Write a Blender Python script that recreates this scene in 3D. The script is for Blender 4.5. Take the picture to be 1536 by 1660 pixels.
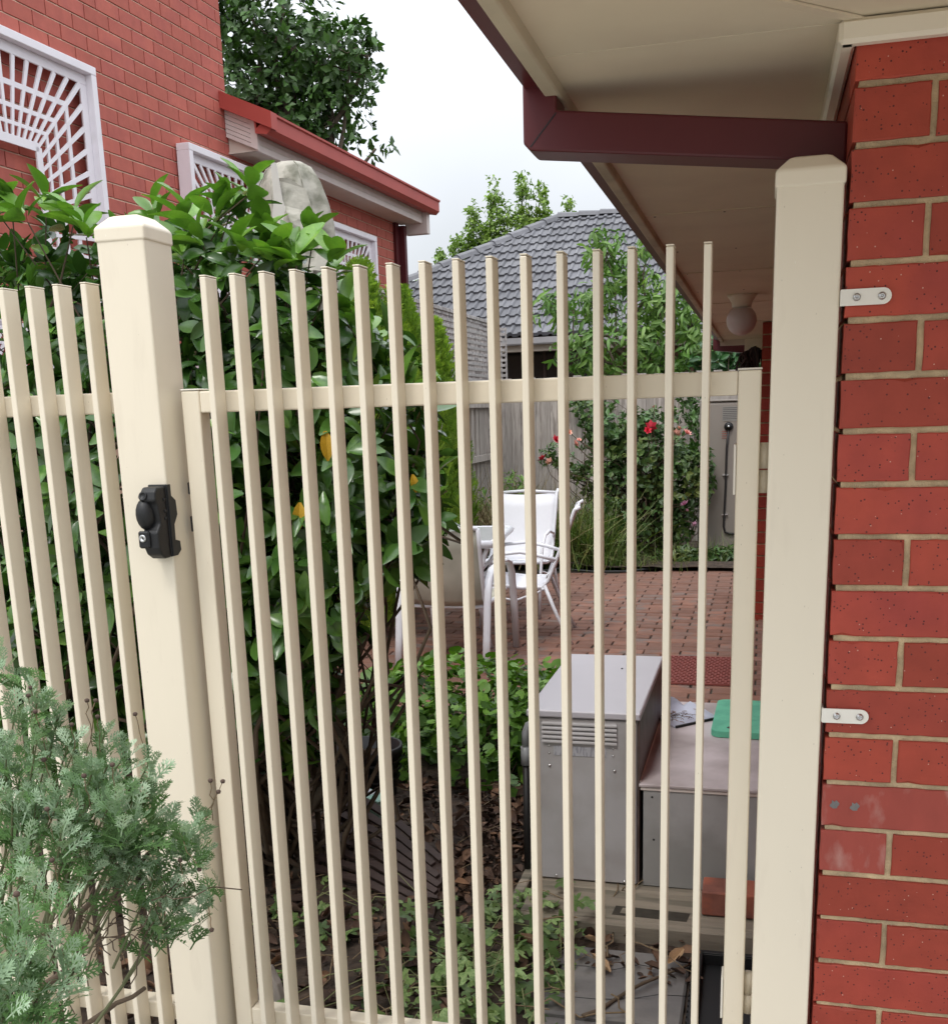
import bpy, math, random
import numpy as np
from mathutils import Vector, Matrix

random.seed(7); rng = np.random.default_rng(11)
SC = bpy.context.scene
COL = SC.collection
for o in list(bpy.data.objects): bpy.data.objects.remove(o)

# ------------------------------------------------------------------ camera
EYE = 1.55
yaw, pitch, roll = math.radians(-15.186), math.radians(-12.923), math.radians(-1.757)
fw = Vector((math.sin(yaw)*math.cos(pitch), math.cos(yaw)*math.cos(pitch), math.sin(pitch)))
rt = Vector((math.cos(yaw), -math.sin(yaw), 0)); up = rt.cross(fw)
r2 = math.cos(roll)*rt + math.sin(roll)*up
u2 = -math.sin(roll)*rt + math.cos(roll)*up
cam = bpy.data.cameras.new('camera'); camo = bpy.data.objects.new('camera', cam); COL.objects.link(camo)
M = Matrix.Identity(4)
for i in range(3):
    M[i][0] = r2[i]; M[i][1] = u2[i]; M[i][2] = -fw[i]
M.translation = Vector((0, 0, EYE)); camo.matrix_world = M
cam.sensor_fit = 'HORIZONTAL'; cam.sensor_width = 36; cam.lens = 36*1730.37/1536
cam.shift_y = 235.64/1536; cam.clip_start = .05; cam.clip_end = 500
SC.camera = camo
CR = np.array([list(r2), list(-u2), list(fw)])
def project(P):
    c = (np.asarray(P, float)-np.array([0, 0, EYE])) @ CR.T
    return 768+1730.37*c[..., 0]/c[..., 2], 1065.64+1730.37*c[..., 1]/c[..., 2], c[..., 2]

# ------------------------------------------------------------------ sky, sun, exposure
W = bpy.data.worlds.new('World'); SC.world = W; W.use_nodes = True
nt = W.node_tree; nt.nodes.clear()
SUN_EL, SUN_ROT = math.radians(58), math.radians(200)
out = nt.nodes.new('ShaderNodeOutputWorld'); bg = nt.nodes.new('ShaderNodeBackground'); bg.inputs[1].default_value = .1
sky = nt.nodes.new('ShaderNodeTexSky'); sky.sky_type = 'NISHITA'; sky.sun_disc = False
sky.sun_elevation = SUN_EL; sky.sun_rotation = SUN_ROT; sky.dust_density = 3
geo = nt.nodes.new('ShaderNodeTexCoord'); sep = nt.nodes.new('ShaderNodeSeparateXYZ'); nt.links.new(geo.outputs['Generated'], sep.inputs[0])
elev = nt.nodes.new('ShaderNodeMapRange'); elev.inputs[1].default_value = 0; elev.inputs[2].default_value = 1
elev.inputs[3].default_value = 5.3; elev.inputs[4].default_value = 23.5; nt.links.new(sep.outputs[2], elev.inputs[0])
noi = nt.nodes.new('ShaderNodeTexNoise'); noi.inputs['Scale'].default_value = 2.2; noi.inputs['Detail'].default_value = 4
nt.links.new(geo.outputs['Generated'], noi.inputs['Vector'])
nr = nt.nodes.new('ShaderNodeMapRange'); nr.inputs[1].default_value = .3; nr.inputs[2].default_value = .7; nr.inputs[3].default_value = .84; nr.inputs[4].default_value = 1.14
nt.links.new(noi.outputs[0], nr.inputs[0])
mu = nt.nodes.new('ShaderNodeMath'); mu.operation = 'MULTIPLY'; nt.links.new(elev.outputs[0], mu.inputs[0]); nt.links.new(nr.outputs[0], mu.inputs[1])
cl = nt.nodes.new('ShaderNodeVectorMath'); cl.operation = 'SCALE'; cl.inputs[0].default_value = (.965, 1.0, 1.045); nt.links.new(mu.outputs[0], cl.inputs['Scale'])
mx = nt.nodes.new('ShaderNodeMix'); mx.data_type = 'RGBA'; mx.inputs[0].default_value = .85
nt.links.new(sky.outputs[0], mx.inputs[6]); nt.links.new(cl.outputs[0], mx.inputs[7])
nt.links.new(mx.outputs[2], bg.inputs[0]); nt.links.new(bg.outputs[0], out.inputs[0])
sun = bpy.data.lights.new('sun', 'SUN'); sun.energy = 1.0; sun.angle = math.radians(14); sun.color = (1, .96, .9)
suno = bpy.data.objects.new('sun', sun); COL.objects.link(suno)
# light comes from behind the camera, a little to its left
sd = Vector((-.34*math.cos(SUN_EL)/.53*.53, -math.cos(SUN_EL)*.94, math.sin(SUN_EL)))
suno.rotation_euler = sd.to_track_quat('Z', 'Y').to_euler()
vs = SC.view_settings; vs.view_transform = 'Standard'; vs.look = 'None'; vs.exposure = 0.31; vs.gamma = 1; vs.use_curve_mapping = False

# ------------------------------------------------------------------ materials
MATS = {}
def mat(name, col, rough=.6, var=.12, nscale=6, bump=0., bscale=60, col2=None, mix=.5, mscale=3, rnd=0., spec=.5, coat=0, metal=0,
        trans=0, bdist=.002, stretch=(1, 1, 1), thr=(.45, .6)):
    m = bpy.data.materials.new(name); m.use_nodes = True; N = m.node_tree.nodes; L = m.node_tree.links; N.clear()
    o = N.new('ShaderNodeOutputMaterial'); p = N.new('ShaderNodeBsdfPrincipled')
    p.inputs['Roughness'].default_value = rough; p.inputs['Specular IOR Level'].default_value = spec
    p.inputs['Metallic'].default_value = metal; p.inputs['Coat Weight'].default_value = coat
    tc = N.new('ShaderNodeTexCoord'); oi = N.new('ShaderNodeObjectInfo'); at = N.new('ShaderNodeAttribute'); at.attribute_name = 'rnd'
    sc = N.new('ShaderNodeMath'); sc.operation = 'MULTIPLY'; sc.inputs[1].default_value = 37.; L.new(oi.outputs['Random'], sc.inputs[0])
    ad = N.new('ShaderNodeVectorMath'); ad.operation = 'ADD'; L.new(tc.outputs['Object'], ad.inputs[0]); L.new(sc.outputs[0], ad.inputs[1])
    mp = N.new('ShaderNodeMapping'); mp.inputs['Scale'].default_value = stretch; L.new(ad.outputs[0], mp.inputs[0])
    n1 = N.new('ShaderNodeTexNoise'); n1.inputs['Scale'].default_value = nscale; n1.inputs['Detail'].default_value = 5; L.new(mp.outputs[0], n1.inputs[0])
    # base value factor from noise and per-object / per-leaf random
    rs = N.new('ShaderNodeMath'); rs.operation = 'ADD'; L.new(oi.outputs['Random'], rs.inputs[0]); L.new(at.outputs['Fac'], rs.inputs[1])
    fr = N.new('ShaderNodeMath'); fr.operation = 'FRACT'; L.new(rs.outputs[0], fr.inputs[0])
    v1 = N.new('ShaderNodeMapRange'); v1.inputs[1].default_value = .25; v1.inputs[2].default_value = .75
    v1.inputs[3].default_value = 1-var; v1.inputs[4].default_value = 1+var; L.new(n1.outputs[0], v1.inputs[0])
    v2 = N.new('ShaderNodeMapRange'); v2.inputs[3].default_value = 1-rnd; v2.inputs[4].default_value = 1+rnd; L.new(fr.outputs[0], v2.inputs[0])
    vm = N.new('ShaderNodeMath'); vm.operation = 'MULTIPLY'; L.new(v1.outputs[0], vm.inputs[0]); L.new(v2.outputs[0], vm.inputs[1])
    cm = N.new('ShaderNodeMix'); cm.data_type = 'RGBA'; cm.inputs[6].default_value = (*col, 1); cm.inputs[7].default_value = (*(col2 or col), 1)
    n2 = N.new('ShaderNodeTexNoise'); n2.inputs['Scale'].default_value = mscale; n2.inputs['Detail'].default_value = 6; L.new(mp.outputs[0], n2.inputs[0])
    f2 = N.new('ShaderNodeMapRange'); f2.inputs[1].default_value = thr[0]; f2.inputs[2].default_value = thr[1]; f2.inputs[4].default_value = mix; L.new(n2.outputs[0], f2.inputs[0])
    if rnd and col2:
        f3 = N.new('ShaderNodeMath'); f3.operation = 'MULTIPLY'; L.new(fr.outputs[0], f3.inputs[0]); f3.inputs[1].default_value = 1.6
        f4 = N.new('ShaderNodeMath'); f4.operation = 'MULTIPLY'; f4.use_clamp = True; L.new(f3.outputs[0], f4.inputs[0]); L.new(f2.outputs[0], f4.inputs[1]); L.new(f4.outputs[0], cm.inputs[0])
    else: L.new(f2.outputs[0], cm.inputs[0])
    sm = N.new('ShaderNodeVectorMath'); sm.operation = 'SCALE'; L.new(cm.outputs[2], sm.inputs[0]); L.new(vm.outputs[0], sm.inputs['Scale'])
    L.new(sm.outputs[0], p.inputs['Base Color'])
    if bump:
        n3 = N.new('ShaderNodeTexNoise'); n3.inputs['Scale'].default_value = bscale; n3.inputs['Detail'].default_value = 4; L.new(mp.outputs[0], n3.inputs[0])
        b = N.new('ShaderNodeBump'); b.inputs['Strength'].default_value = bump; b.inputs['Distance'].default_value = bdist
        L.new(n3.outputs[0], b.inputs['Height']); L.new(b.outputs[0], p.inputs['Normal'])
    if trans:
        t = N.new('ShaderNodeBsdfTranslucent'); ts = N.new('ShaderNodeVectorMath'); ts.operation = 'MULTIPLY'; ts.inputs[1].default_value = (1.3, 1.5, .6)
        L.new(sm.outputs[0], ts.inputs[0]); L.new(ts.outputs[0], t.inputs[0])
        ms = N.new('ShaderNodeMixShader'); ms.inputs[0].default_value = trans; L.new(p.outputs[0], ms.inputs[1]); L.new(t.outputs[0], ms.inputs[2]); L.new(ms.outputs[0], o.inputs[0])
    else: L.new(p.outputs[0], o.inputs[0])
    m['_sm'] = sm.name; m['_p'] = p.name; m['_mp'] = mp.name
    MATS[name] = m; return m

def specks(m, dark, light, scale=140, dthr=.22, lthr=.13):
    """small pits and pale chips scattered over a fired brick"""
    N = m.node_tree.nodes; L = m.node_tree.links; sm = N[m['_sm']]; p = N[m['_p']]; mp = N[m['_mp']]
    prev = sm.outputs[0]
    for sc_, c, th in ((scale, dark, dthr), (scale*.8, light, lthr)):
        v = N.new('ShaderNodeTexVoronoi'); v.inputs['Scale'].default_value = sc_; L.new(mp.outputs[0], v.inputs['Vector'])
        s = N.new('ShaderNodeSeparateColor'); L.new(v.outputs['Color'], s.inputs[0])
        a = N.new('ShaderNodeMath'); a.operation = 'LESS_THAN'; a.inputs[1].default_value = .15 if c is dark else .05; L.new(s.outputs[0], a.inputs[0])
        b = N.new('ShaderNodeMath'); b.operation = 'LESS_THAN'; b.inputs[1].default_value = th; L.new(v.outputs['Distance'], b.inputs[0])
        c1 = N.new('ShaderNodeMath'); c1.operation = 'MULTIPLY'; L.new(a.outputs[0], c1.inputs[0]); L.new(b.outputs[0], c1.inputs[1])
        x = N.new('ShaderNodeMix'); x.data_type = 'RGBA'; L.new(c1.outputs[0], x.inputs[0]); L.new(prev, x.inputs[6]); x.inputs[7].default_value = (*c, 1)
        prev = x.outputs[2]
    L.new(prev, p.inputs['Base Color'])

CREAM = mat('cream_powdercoat', (.78, .70, .56), .33, .02, 3, bump=.05, bscale=300, bdist=.0005, spec=.4, col2=(.62, .54, .42), mix=.45, mscale=9, thr=(.58, .82), stretch=(3, 3, .6))
specks(CREAM, (.36, .30, .22), (.9, .86, .76), 55, .055, .05)
CREAMH = mat('cream_bracket', (.78, .74, .66), .4, .03)
BRK = mat('red_clay_brick', (.36, .058, .034), .58, .10, 26, bump=.45, bscale=170, col2=(.29, .045, .034), mix=.85, mscale=5, rnd=.22, bdist=.001, spec=.3, thr=(.4, .7))
specks(BRK, (.11, .022, .018), (.55, .33, .26), 190, .30, .16)
MORT = mat('sandy_mortar', (.56, .43, .26), .95, .2, 40, bump=.9, bscale=220, bdist=.003, spec=.1, col2=(.30, .24, .16), mix=.5, mscale=14)
BRKL = mat('pink_red_brick', (.50, .145, .110), .8, .08, 20, bump=.4, bscale=110, col2=(.42, .12, .10), mix=.8, mscale=3, rnd=.10, bdist=.001, spec=.2)
MORTL = mat('buff_mortar', (.62, .44, .33), .95, .12, 30, spec=.1)
DKRED = mat('dark_red_paint', (.088, .012, .015), .4, .08, 4, spec=.4)
GUTRED = mat('red_gutter_paint', (.42, .075, .06), .5, .08, 4, spec=.3)
WHITE = mat('white_paint', (.88, .84, .88), .5, .04, 6, col2=(.55, .52, .48), mix=.3, mscale=5, thr=(.6, .72))
BEIGE = mat('beige_timber_paint', (.62, .55, .47), .55, .05, 8)
SOFF = mat('soffit_sheet', (.68, .585, .43), .7, .04, 2, col2=(.60, .50, .37), mix=.5, mscale=3)
CREAMD = mat('weathered_fascia', (.50, .43, .31), .6, .1, 8, col2=(.2, .16, .11), mix=.6, mscale=6, thr=(.5, .75))
BLACK = mat('black_plastic', (.007, .007, .008), .5, .1, 20, bump=.15, bscale=400, bdist=.0004)
STEEL = mat('stainless_steel', (.62, .62, .62), .28, .05, metal=1)
GREYM = mat('grey_cabinet_paint', (.42, .405, .41), .42, .05, 5, col2=(.29, .265, .25), mix=.6, mscale=4)
LIDM = mat('pale_lid_paint', (.50, .48, .52), .38, .03, 5)
BROWNM = mat('brown_stain_reflection', (.12, .085, .075), .5, .2, 12, col2=(.06, .04, .035), mix=.8, mscale=9, stretch=(1, 6, 1))  # streaky brown stain, with a reflection painted into the colour
CEM = mat('fibre_cement_grey', (.37, .36, .36), .85, .08, 5, bump=.25, bscale=90, col2=(.15, .15, .13), mix=.5, mscale=3)
CEMT = mat('stained_pinkish_lid', (.58, .51, .52), .7, .08, 6, col2=(.27, .22, .21), mix=.75, mscale=4, bump=.2, bscale=50, thr=(.42, .7))
TIMB = mat('weathered_sleeper', (.26, .22, .17), .85, .2, 7, bump=.6, bscale=30, col2=(.12, .11, .08), mix=.8, mscale=5, stretch=(.5, 5, 5), rnd=.1)
PALE = mat('weathered_paling', (.43, .385, .35), .9, .16, 12, bump=.5, bscale=40, col2=(.26, .225, .20), mix=.8, mscale=9, stretch=(4, 4, .5), rnd=.18)
LATT = mat('weathered_lattice', (.47, .44, .43), .9, .25, 18, rnd=.2, col2=(.2, .18, .18), mix=.7, mscale=12)
PAVE = mat('patio_brick', (.235, .115, .080), .85, .18, 14, bump=.5, bscale=70, col2=(.15, .11, .095), mix=.8, mscale=7, rnd=.25, bdist=.002)
SAND = mat('joint_soil', (.045, .038, .028), .95, .3, 30, bump=.6, bscale=60)
SOIL = mat('dark_soil', (.048, .033, .024), .95, .35, 14, bump=1, bscale=40, bdist=.01, col2=(.09, .06, .04), mix=.7, mscale=20)
PATH = mat('concrete_path', (.40, .39, .36), .9, .1, 8, bump=.3, bscale=80)
CONC = mat('grey_paving_slab', (.16, .15, .145), .9, .15, 16, bump=.5, bscale=70, col2=(.25, .23, .21), mix=.5, mscale=6)
TILE = mat('charcoal_roof_tile', (.13, .13, .145), .6, .15, 9, bump=.3, bscale=50, rnd=.2, col2=(.15, .15, .16), mix=.6, mscale=5)
GLASSD = mat('dark_window_glass', (.012, .013, .014), .08, .1, spec=.6)
BRKN = mat('tan_neighbour_brick', (.20, .13, .085), .9, .2, 14, rnd=.15)
BARK = mat('grey_brown_bark', (.11, .085, .06), .9, .3, 18, bump=.8, bscale=60, bdist=.004)
TWIG = mat('brown_twig', (.10, .07, .045), .9, .25, 18)
CAM = mat('camellia_leaf', (.046, .118, .022), .24, .12, 30, col2=(.11, .22, .035), mix=.9, mscale=2, rnd=.42, spec=.55, trans=.10, thr=(.4, .68))
CAMT = mat('young_camellia_leaf', (.11, .24, .035), .28, .12, 30, col2=(.18, .33, .05), mix=.8, mscale=2, rnd=.3, spec=.5, trans=.2, thr=(.4, .68))
CAMY = mat('yellow_camellia_leaf', (.62, .36, .03), .45, .2, 30, trans=.2)
COVER = mat('ground_cover_leaf', (.055, .14, .016), .45, .15, 30, col2=(.13, .26, .03), mix=.8, mscale=3, rnd=.35, trans=.2, thr=(.3, .6))
IVY = mat('ivy_leaf', (.085, .16, .04), .5, .2, 30, col2=(.22, .31, .11), mix=.9, mscale=6, rnd=.3, trans=.2, thr=(.3, .6))
ROSEL = mat('rose_leaf', (.065, .14, .04), .42, .15, 30, col2=(.13, .16, .04), mix=.8, mscale=3, rnd=.4, trans=.12, thr=(.4, .7))
CHERL = mat('cherry_leaf', (.10, .22, .04), .45, .15, 30, col2=(.19, .30, .08), mix=.9, mscale=2, rnd=.35, trans=.25, thr=(.35, .65))
DTREE = mat('dark_tree_leaf', (.042, .098, .018), .45, .15, 10, col2=(.08, .17, .04), mix=.9, mscale=.8, rnd=.45, trans=.15, thr=(.4, .65))
LTREE = mat('light_tree_leaf', (.16, .27, .045), .5, .15, 10, col2=(.27, .38, .08), mix=.9, mscale=.8, rnd=.3, trans=.25, thr=(.4, .65))
CONIF = mat('golden_conifer_leaf', (.16, .30, .022), .7, .25, 10, col2=(.27, .41, .03), mix=.9, mscale=5, rnd=.3, trans=.15, thr=(.4, .65))
SILV = mat('silver_green_leaf', (.18, .29, .15), .75, .1, 30, col2=(.36, .46, .33), mix=1., mscale=5, rnd=.3, trans=.12, thr=(.35, .65))
SILVD = mat('green_feathery_leaf', (.10, .20, .06), .7, .15, 30, rnd=.3, trans=.12)
GRASS = mat('long_grass', (.12, .20, .04), .6, .2, 20, col2=(.26, .24, .10), mix=.8, mscale=9, rnd=.3, trans=.15)
LITT = mat('dead_leaf', (.075, .042, .028), .85, .25, 20, col2=(.22, .12, .065), mix=.8, mscale=12, rnd=.5, thr=(.45, .7))
DKWOOD = mat('dark_brown_slat', (.055, .032, .026), .65, .25, 14, stretch=(1, 8, 8))
MAT_ = mat('red_rubber', (.23, .06, .05), .8, .15, 20)
PANM = mat('pale_blue_plastic', (.55, .58, .70), .4, .03)
GREENP = mat('green_foam', (.14, .52, .34), .75, .06, 20, col2=(.06, .3, .2), mix=.4, mscale=12)
MINT = mat('mint_plastic', (.30, .50, .42), .5, .04)
HEAT = mat('heater_taupe_paint', (.30, .265, .235), .5, .05, 3)
SLING = mat('white_sling_mesh', (.80, .80, .85), .6, .02, 40, bump=.2, bscale=500, bdist=.0004)
SLINGD = mat('dirty_beige_sling', (.47, .46, .38), .8, .12, 8, col2=(.50, .48, .40), mix=.7, mscale=4)
SLINGB = mat('brown_sling_back', (.20, .14, .12), .8, .12, 8)
WMETAL = mat('white_powdercoat', (.78, .79, .84), .35, .02, 6)
CANV = mat('mouldy_canvas', (.44, .42, .36), .9, .15, 12, bump=.8, bscale=30, col2=(.15, .15, .11), mix=.9, mscale=11, thr=(.46, .66), bdist=.006)
RED = mat('red_petal', (.62, .02, .05), .6, .15, 30, rnd=.2)
PINK = mat('pink_petal', (.80, .30, .30), .6, .15, 30, col2=(.85, .6, .35), mix=.8, mscale=30, rnd=.2)
MAUVE = mat('mauve_petal', (.62, .30, .45), .6, .15, 30, rnd=.2)
GLOBE = mat('opal_glass', (.55, .48, .46), .3, .04, 5)
LABEL = mat('worn_label_print', (.42, .42, .45), .6, .1, 40, col2=(.25, .25, .28), mix=.9, mscale=30, stretch=(6, 1, 1), thr=(.5, .55))
LABG = mat('grey_warning_label', (.30, .29, .27), .6, .05)
INK = mat('dark_label_ink', (.10, .09, .09), .6, .05)
INKR = mat('red_label_ink', (.42, .12, .10), .6, .05)
PIPEB = mat('black_pipe', (.02, .018, .018), .5, .1)
PIPEG = mat('grey_conduit', (.3, .3, .31), .35, .1)
HOSE = mat('black_hose', (.018, .02, .02), .5, .1)
SEED = mat('dried_seed_head', (.085, .055, .042), .9, .2, 80)
STALK = mat('dry_stalk', (.20, .14, .08), .9, .2, 40)

# ------------------------------------------------------------------ object helpers
def tag(o, label, cat, group=None):
    o['label'] = label; o['category'] = cat
    if group: o['group'] = group
    return o
def thing(name, label, cat, loc=(0, 0, 0), rz=0, group=None):
    o = bpy.data.objects.new(name, None); COL.objects.link(o); o.location = loc; o.rotation_euler = (0, 0, rz); o.empty_display_size = .1
    return tag(o, label, cat, group)
def link(name, me, m, parent=None, world=True, kind=None):
    """one mesh object; with world=True the mesh is in world coordinates and the parent unrotated"""
    if m is not None and (not me.materials): me.materials.append(m)
    o = bpy.data.objects.new(name, me); COL.objects.link(o)
    if parent is not None:
        o.parent = parent
        if world:
            b = Vector((0, 0, 0)); q = parent
            while q is not None: b += q.location; q = q.parent
            o.location = -b
    if kind: o['kind'] = kind
    return o
class MB:
    def __init__(s): s.v = []; s.f = []
    def add(s, v, f):
        n = len(s.v); s.v += [tuple(p) for p in v]; s.f += [tuple(i+n for i in q) for q in f]; return s
    def box(s, x0, x1, y0, y1, z0, z1, T=None):
        v = [(x, y, z) for z in (z0, z1) for y in (y0, y1) for x in (x0, x1)]
        if T: v = [T(*p) for p in v]
        return s.add(v, [(0, 2, 3, 1), (4, 5, 7, 6), (0, 1, 5, 4), (2, 6, 7, 3), (0, 4, 6, 2), (1, 3, 7, 5)])
    def cbox(s, x0, x1, y0, y1, z0, z1, c=.003, T=None):
        """chamfered box, 24 vertices"""
        lo = (x0, y0, z0); hi = (x1, y1, z1); v = []; idx = {}
        for ax in range(3):
            for sg in (0, 1):
                for a in (0, 1):
                    for b in (0, 1):
                        p = [0, 0, 0]; o = [i for i in range(3) if i != ax]
                        p[ax] = hi[ax] if sg else lo[ax]
                        p[o[0]] = (hi[o[0]]-c) if a else (lo[o[0]]+c); p[o[1]] = (hi[o[1]]-c) if b else (lo[o[1]]+c)
                        s0 = [0, 0, 0]; s0[ax] = sg; s0[o[0]] = a; s0[o[1]] = b
                        idx[(ax, tuple(s0))] = len(v); v.append(tuple(p))
        f = []
        for ax in range(3):
            o = [i for i in range(3) if i != ax]
            for sg in (0, 1):
                q = []
                for a, b in ((0, 0), (1, 0), (1, 1), (0, 1)):
                    k = [0, 0, 0]; k[ax] = sg; k[o[0]] = a; k[o[1]] = b; q.append(idx[(ax, tuple(k))])
                f.append(q)
        for ax in range(3):
            o = [i for i in range(3) if i != ax]
            for a in (0, 1):
                for b in (0, 1):
                    k0 = [0, 0, 0]; k0[o[0]] = a; k0[o[1]] = b; k1 = list(k0); k1[ax] = 1
                    f.append([idx[(o[0], tuple(k0))], idx[(o[0], tuple(k1))], idx[(o[1], tuple(k1))], idx[(o[1], tuple(k0))]])
        for a in (0, 1):
            for b in (0, 1):
                for c_ in (0, 1): f.append([idx[(0, (a, b, c_))], idx[(1, (a, b, c_))], idx[(2, (a, b, c_))]])
        if T: v = [T(*p) for p in v]
        ctr = np.mean(np.array(v), axis=0); V = np.array(v); ff = []
        for q in f:
            P = V[q]; n = np.cross(P[1]-P[0], P[2]-P[0])
            ff.append(q if np.dot(n, P.mean(0)-ctr) > 0 else q[::-1])
        return s.add(v, ff)
    def tube(s, pts, r, sides=6, flat=None, cap=True):
        pts = [Vector(p) for p in pts]; n = len(pts); rr = r if isinstance(r, (list, tuple)) else [r]*n
        base = len(s.v); prev = None
        for i, p in enumerate(pts):
            t = (pts[min(i+1, n-1)]-pts[max(i-1, 0)]).normalized()
            if prev is None:
                a = Vector((0, 0, 1)) if abs(t.z) < .9 else Vector((1, 0, 0)); u = t.cross(a).normalized()
            else: u = (prev-t*prev.dot(t)).normalized()
            prev = u; w = t.cross(u)
            for k in range(sides):
                an = 2*math.pi*k/sides; s.v.append(tuple(p+(u*math.cos(an)*(flat or 1)+w*math.sin(an))*rr[i]))
        for i in range(n-1):
            for k in range(sides):
                a = base+i*sides+k; b = base+i*sides+(k+1) % sides; s.f.append((a, b, b+sides, a+sides))
        if cap:
            s.f.append(tuple(base+k for k in range(sides))[::-1]); s.f.append(tuple(base+(n-1)*sides+k for k in range(sides)))
        return s
    def lathe(s, prof, c=(0, 0, 0), sides=20):
        base = len(s.v)
        for r, z in prof:
            for k in range(sides):
                an = 2*math.pi*k/sides; s.v.append((c[0]+r*math.cos(an), c[1]+r*math.sin(an), c[2]+z))
        for i in range(len(prof)-1):
            for k in range(sides):
                a = base+i*sides+k; b = base+i*sides+(k+1) % sides; s.f.append((a, b, b+sides, a+sides))
        return s
    def prism(s, poly, h0, h1, T):
        """poly in (a,b), extruded h0..h1; T(a,b,h)->xyz"""
        n = len(poly); v = [T(a, b, h0) for a, b in poly]+[T(a, b, h1) for a, b in poly]
        f = [tuple(range(n))[::-1], tuple(range(n, 2*n))]+[(i, (i+1) % n, n+(i+1) % n, n+i) for i in range(n)]
        return s.add(v, f)
    def mesh(s, name='m', smooth=False):
        me = bpy.data.meshes.new(name); me.from_pydata(s.v, [], s.f); me.update()
        if smooth: me.polygons.foreach_set('use_smooth', [True]*len(me.polygons))
        return me
    def build(s, name, m, parent=None, smooth=False, kind=None, world=True, fix=True):
        me = s.mesh(name, smooth)
        return link(name, me, m, parent, world, kind)
def fixn(o):
    import bmesh
    b = bmesh.new(); b.from_mesh(o.data); bmesh.ops.recalc_face_normals(b, faces=b.faces); b.to_mesh(o.data); b.free(); return o
def structure(o): o['kind'] = 'structure'; return o
def bev(o, w=.003, seg=2):
    m = o.modifiers.new('bevel', 'BEVEL'); m.width = w; m.segments = seg; m.limit_method = 'ANGLE'; return o
def numesh(name, V, F4):
    """fast mesh from arrays of verts and quads/tris"""
    me = bpy.data.meshes.new(name); V = np.asarray(V, np.float32); F = np.asarray(F4, np.int32)
    me.vertices.add(len(V)); me.vertices.foreach_set('co', V.ravel()); k = F.shape[1]
    me.loops.add(F.size); me.loops.foreach_set('vertex_index', F.ravel()); me.polygons.add(len(F))
    me.polygons.foreach_set('loop_start', np.arange(0, F.size, k, dtype=np.int32)); me.polygons.foreach_set('loop_total', np.full(len(F), k, np.int32))
    me.update(calc_edges=True); return me

# ------------------------------------------------------------------ leaves
def strip_leaf(width, n=4, fold=.18, curl=.25, prof=None, wav=0):
    """leaf of length 1 along +Y, folded on its midrib; quads"""
    V = []; F = []
    for i in range(n+1):
        t = i/n; w = (prof(t) if prof else math.sin(math.pi*min(.97, .05+t*.93))**.8)*width/2
        z = -curl*t*t; k = wav*math.sin(t*9)
        V += [(-w, t, z+fold*w*2+k), (0, t, z), (w, t, z+fold*w*2-k)]
    for i in range(n):
        a = 3*i; F += [(a, a+1, a+4, a+3), (a+1, a+2, a+5, a+4)]
    return np.array(V), np.array(F)
L_CAM = strip_leaf(.46, 5, .22, .22)
L_LONG = strip_leaf(.30, 4, .2, .45)
L_SMALL = strip_leaf(.62, 2, .2, .15)
L_DEAD = strip_leaf(.55, 3, .5, -.3, wav=.06)
L_GRASS = strip_leaf(.03, 5, .1, .9, prof=lambda t: 1-t*.9)
def lobed_leaf(lobes=5):
    V = [(0, .35, .03)]; F = []; n = lobes*4
    for i in range(n+1):
        a = -math.pi*.92+2*math.pi*.92*i/n; r = .42+.16*math.cos(lobes*a*1.0+math.pi*0)*1
        r *= (1.0 if abs(a) < 2.6 else .8)
        V.append((r*math.sin(a)*1.05, .35+r*math.cos(a)*1.05, -.12*(r*2)**2+.04*math.sin(3*a)))
    for i in range(0, n, 2): F.append((0, i+1, i+2, i+3))
    return np.array(V), np.array(F)
L_LOBE = lobed_leaf()
def round_leaf():
    V = [(0, .45, .0)]; n = 8
    for i in range(n+1):
        a = -2.9+5.8*i/n; r = .46*(1+.12*math.cos(a)); V.append((r*math.sin(a), .45+r*math.cos(a), .12-.1*abs(math.cos(a*1.5))))
    return np.array(V), np.array([(0, i+1, i+2, i+3) for i in range(0, n, 2)])
L_ROUND = round_leaf()
def feather_leaf():
    V = []; F = []
    def quad(p0, p1, w0, w1, z0, z1):
        p0 = np.array(p0, float); p1 = np.array(p1, float); d = p1-p0; d = d/np.linalg.norm(d); nn = np.array([-d[1], d[0]]); b = len(V)
        for p, w, z in ((p0, w0, z0), (p1, w1, z1)):
            V.append((*(p-nn*w), z)); V.append((*(p+nn*w), z))
        F.append((b, b+1, b+3, b+2))
    quad((0, 0), (0, .5), .02, .028, 0, .02); quad((0, .5), (.02, .98), .028, .02, .02, -.05)
    for i, (y, ln) in enumerate(((.30, .22), (.47, .31), (.64, .30), (.80, .22))):
        for sgn in (-1, 1):
            y_ = y+(.05 if sgn > 0 else 0); tip = (sgn*ln*.72, y_+ln*.8); zt = .10-.05*i; m = (sgn*ln*.34, y_+ln*.36)
            quad((0, y_), m, .018, .034, .0, zt*.5); quad(m, tip, .034, .018, zt*.5, zt)
            quad(m, (m[0]+sgn*.14, m[1]+.05), .026, .014, zt*.5, zt*.7); quad(m, (m[0]+sgn*.0, m[1]+.15), .026, .014, zt*.5, zt*.7)
            quad(tip, (tip[0]+sgn*.045, tip[1]+.015), .022, .012, zt, zt*.8)
    quad((.02, .95), (.10, 1.08), .022, .012, -.05, -.07); quad((.02, .95), (-.07, 1.08), .022, .012, -.05, -.07); quad((.02, .95), (.02, 1.14), .022, .01, -.05, -.08)
    return np.array(V), np.array(F)
L_FEATH = feather_leaf()
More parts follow.
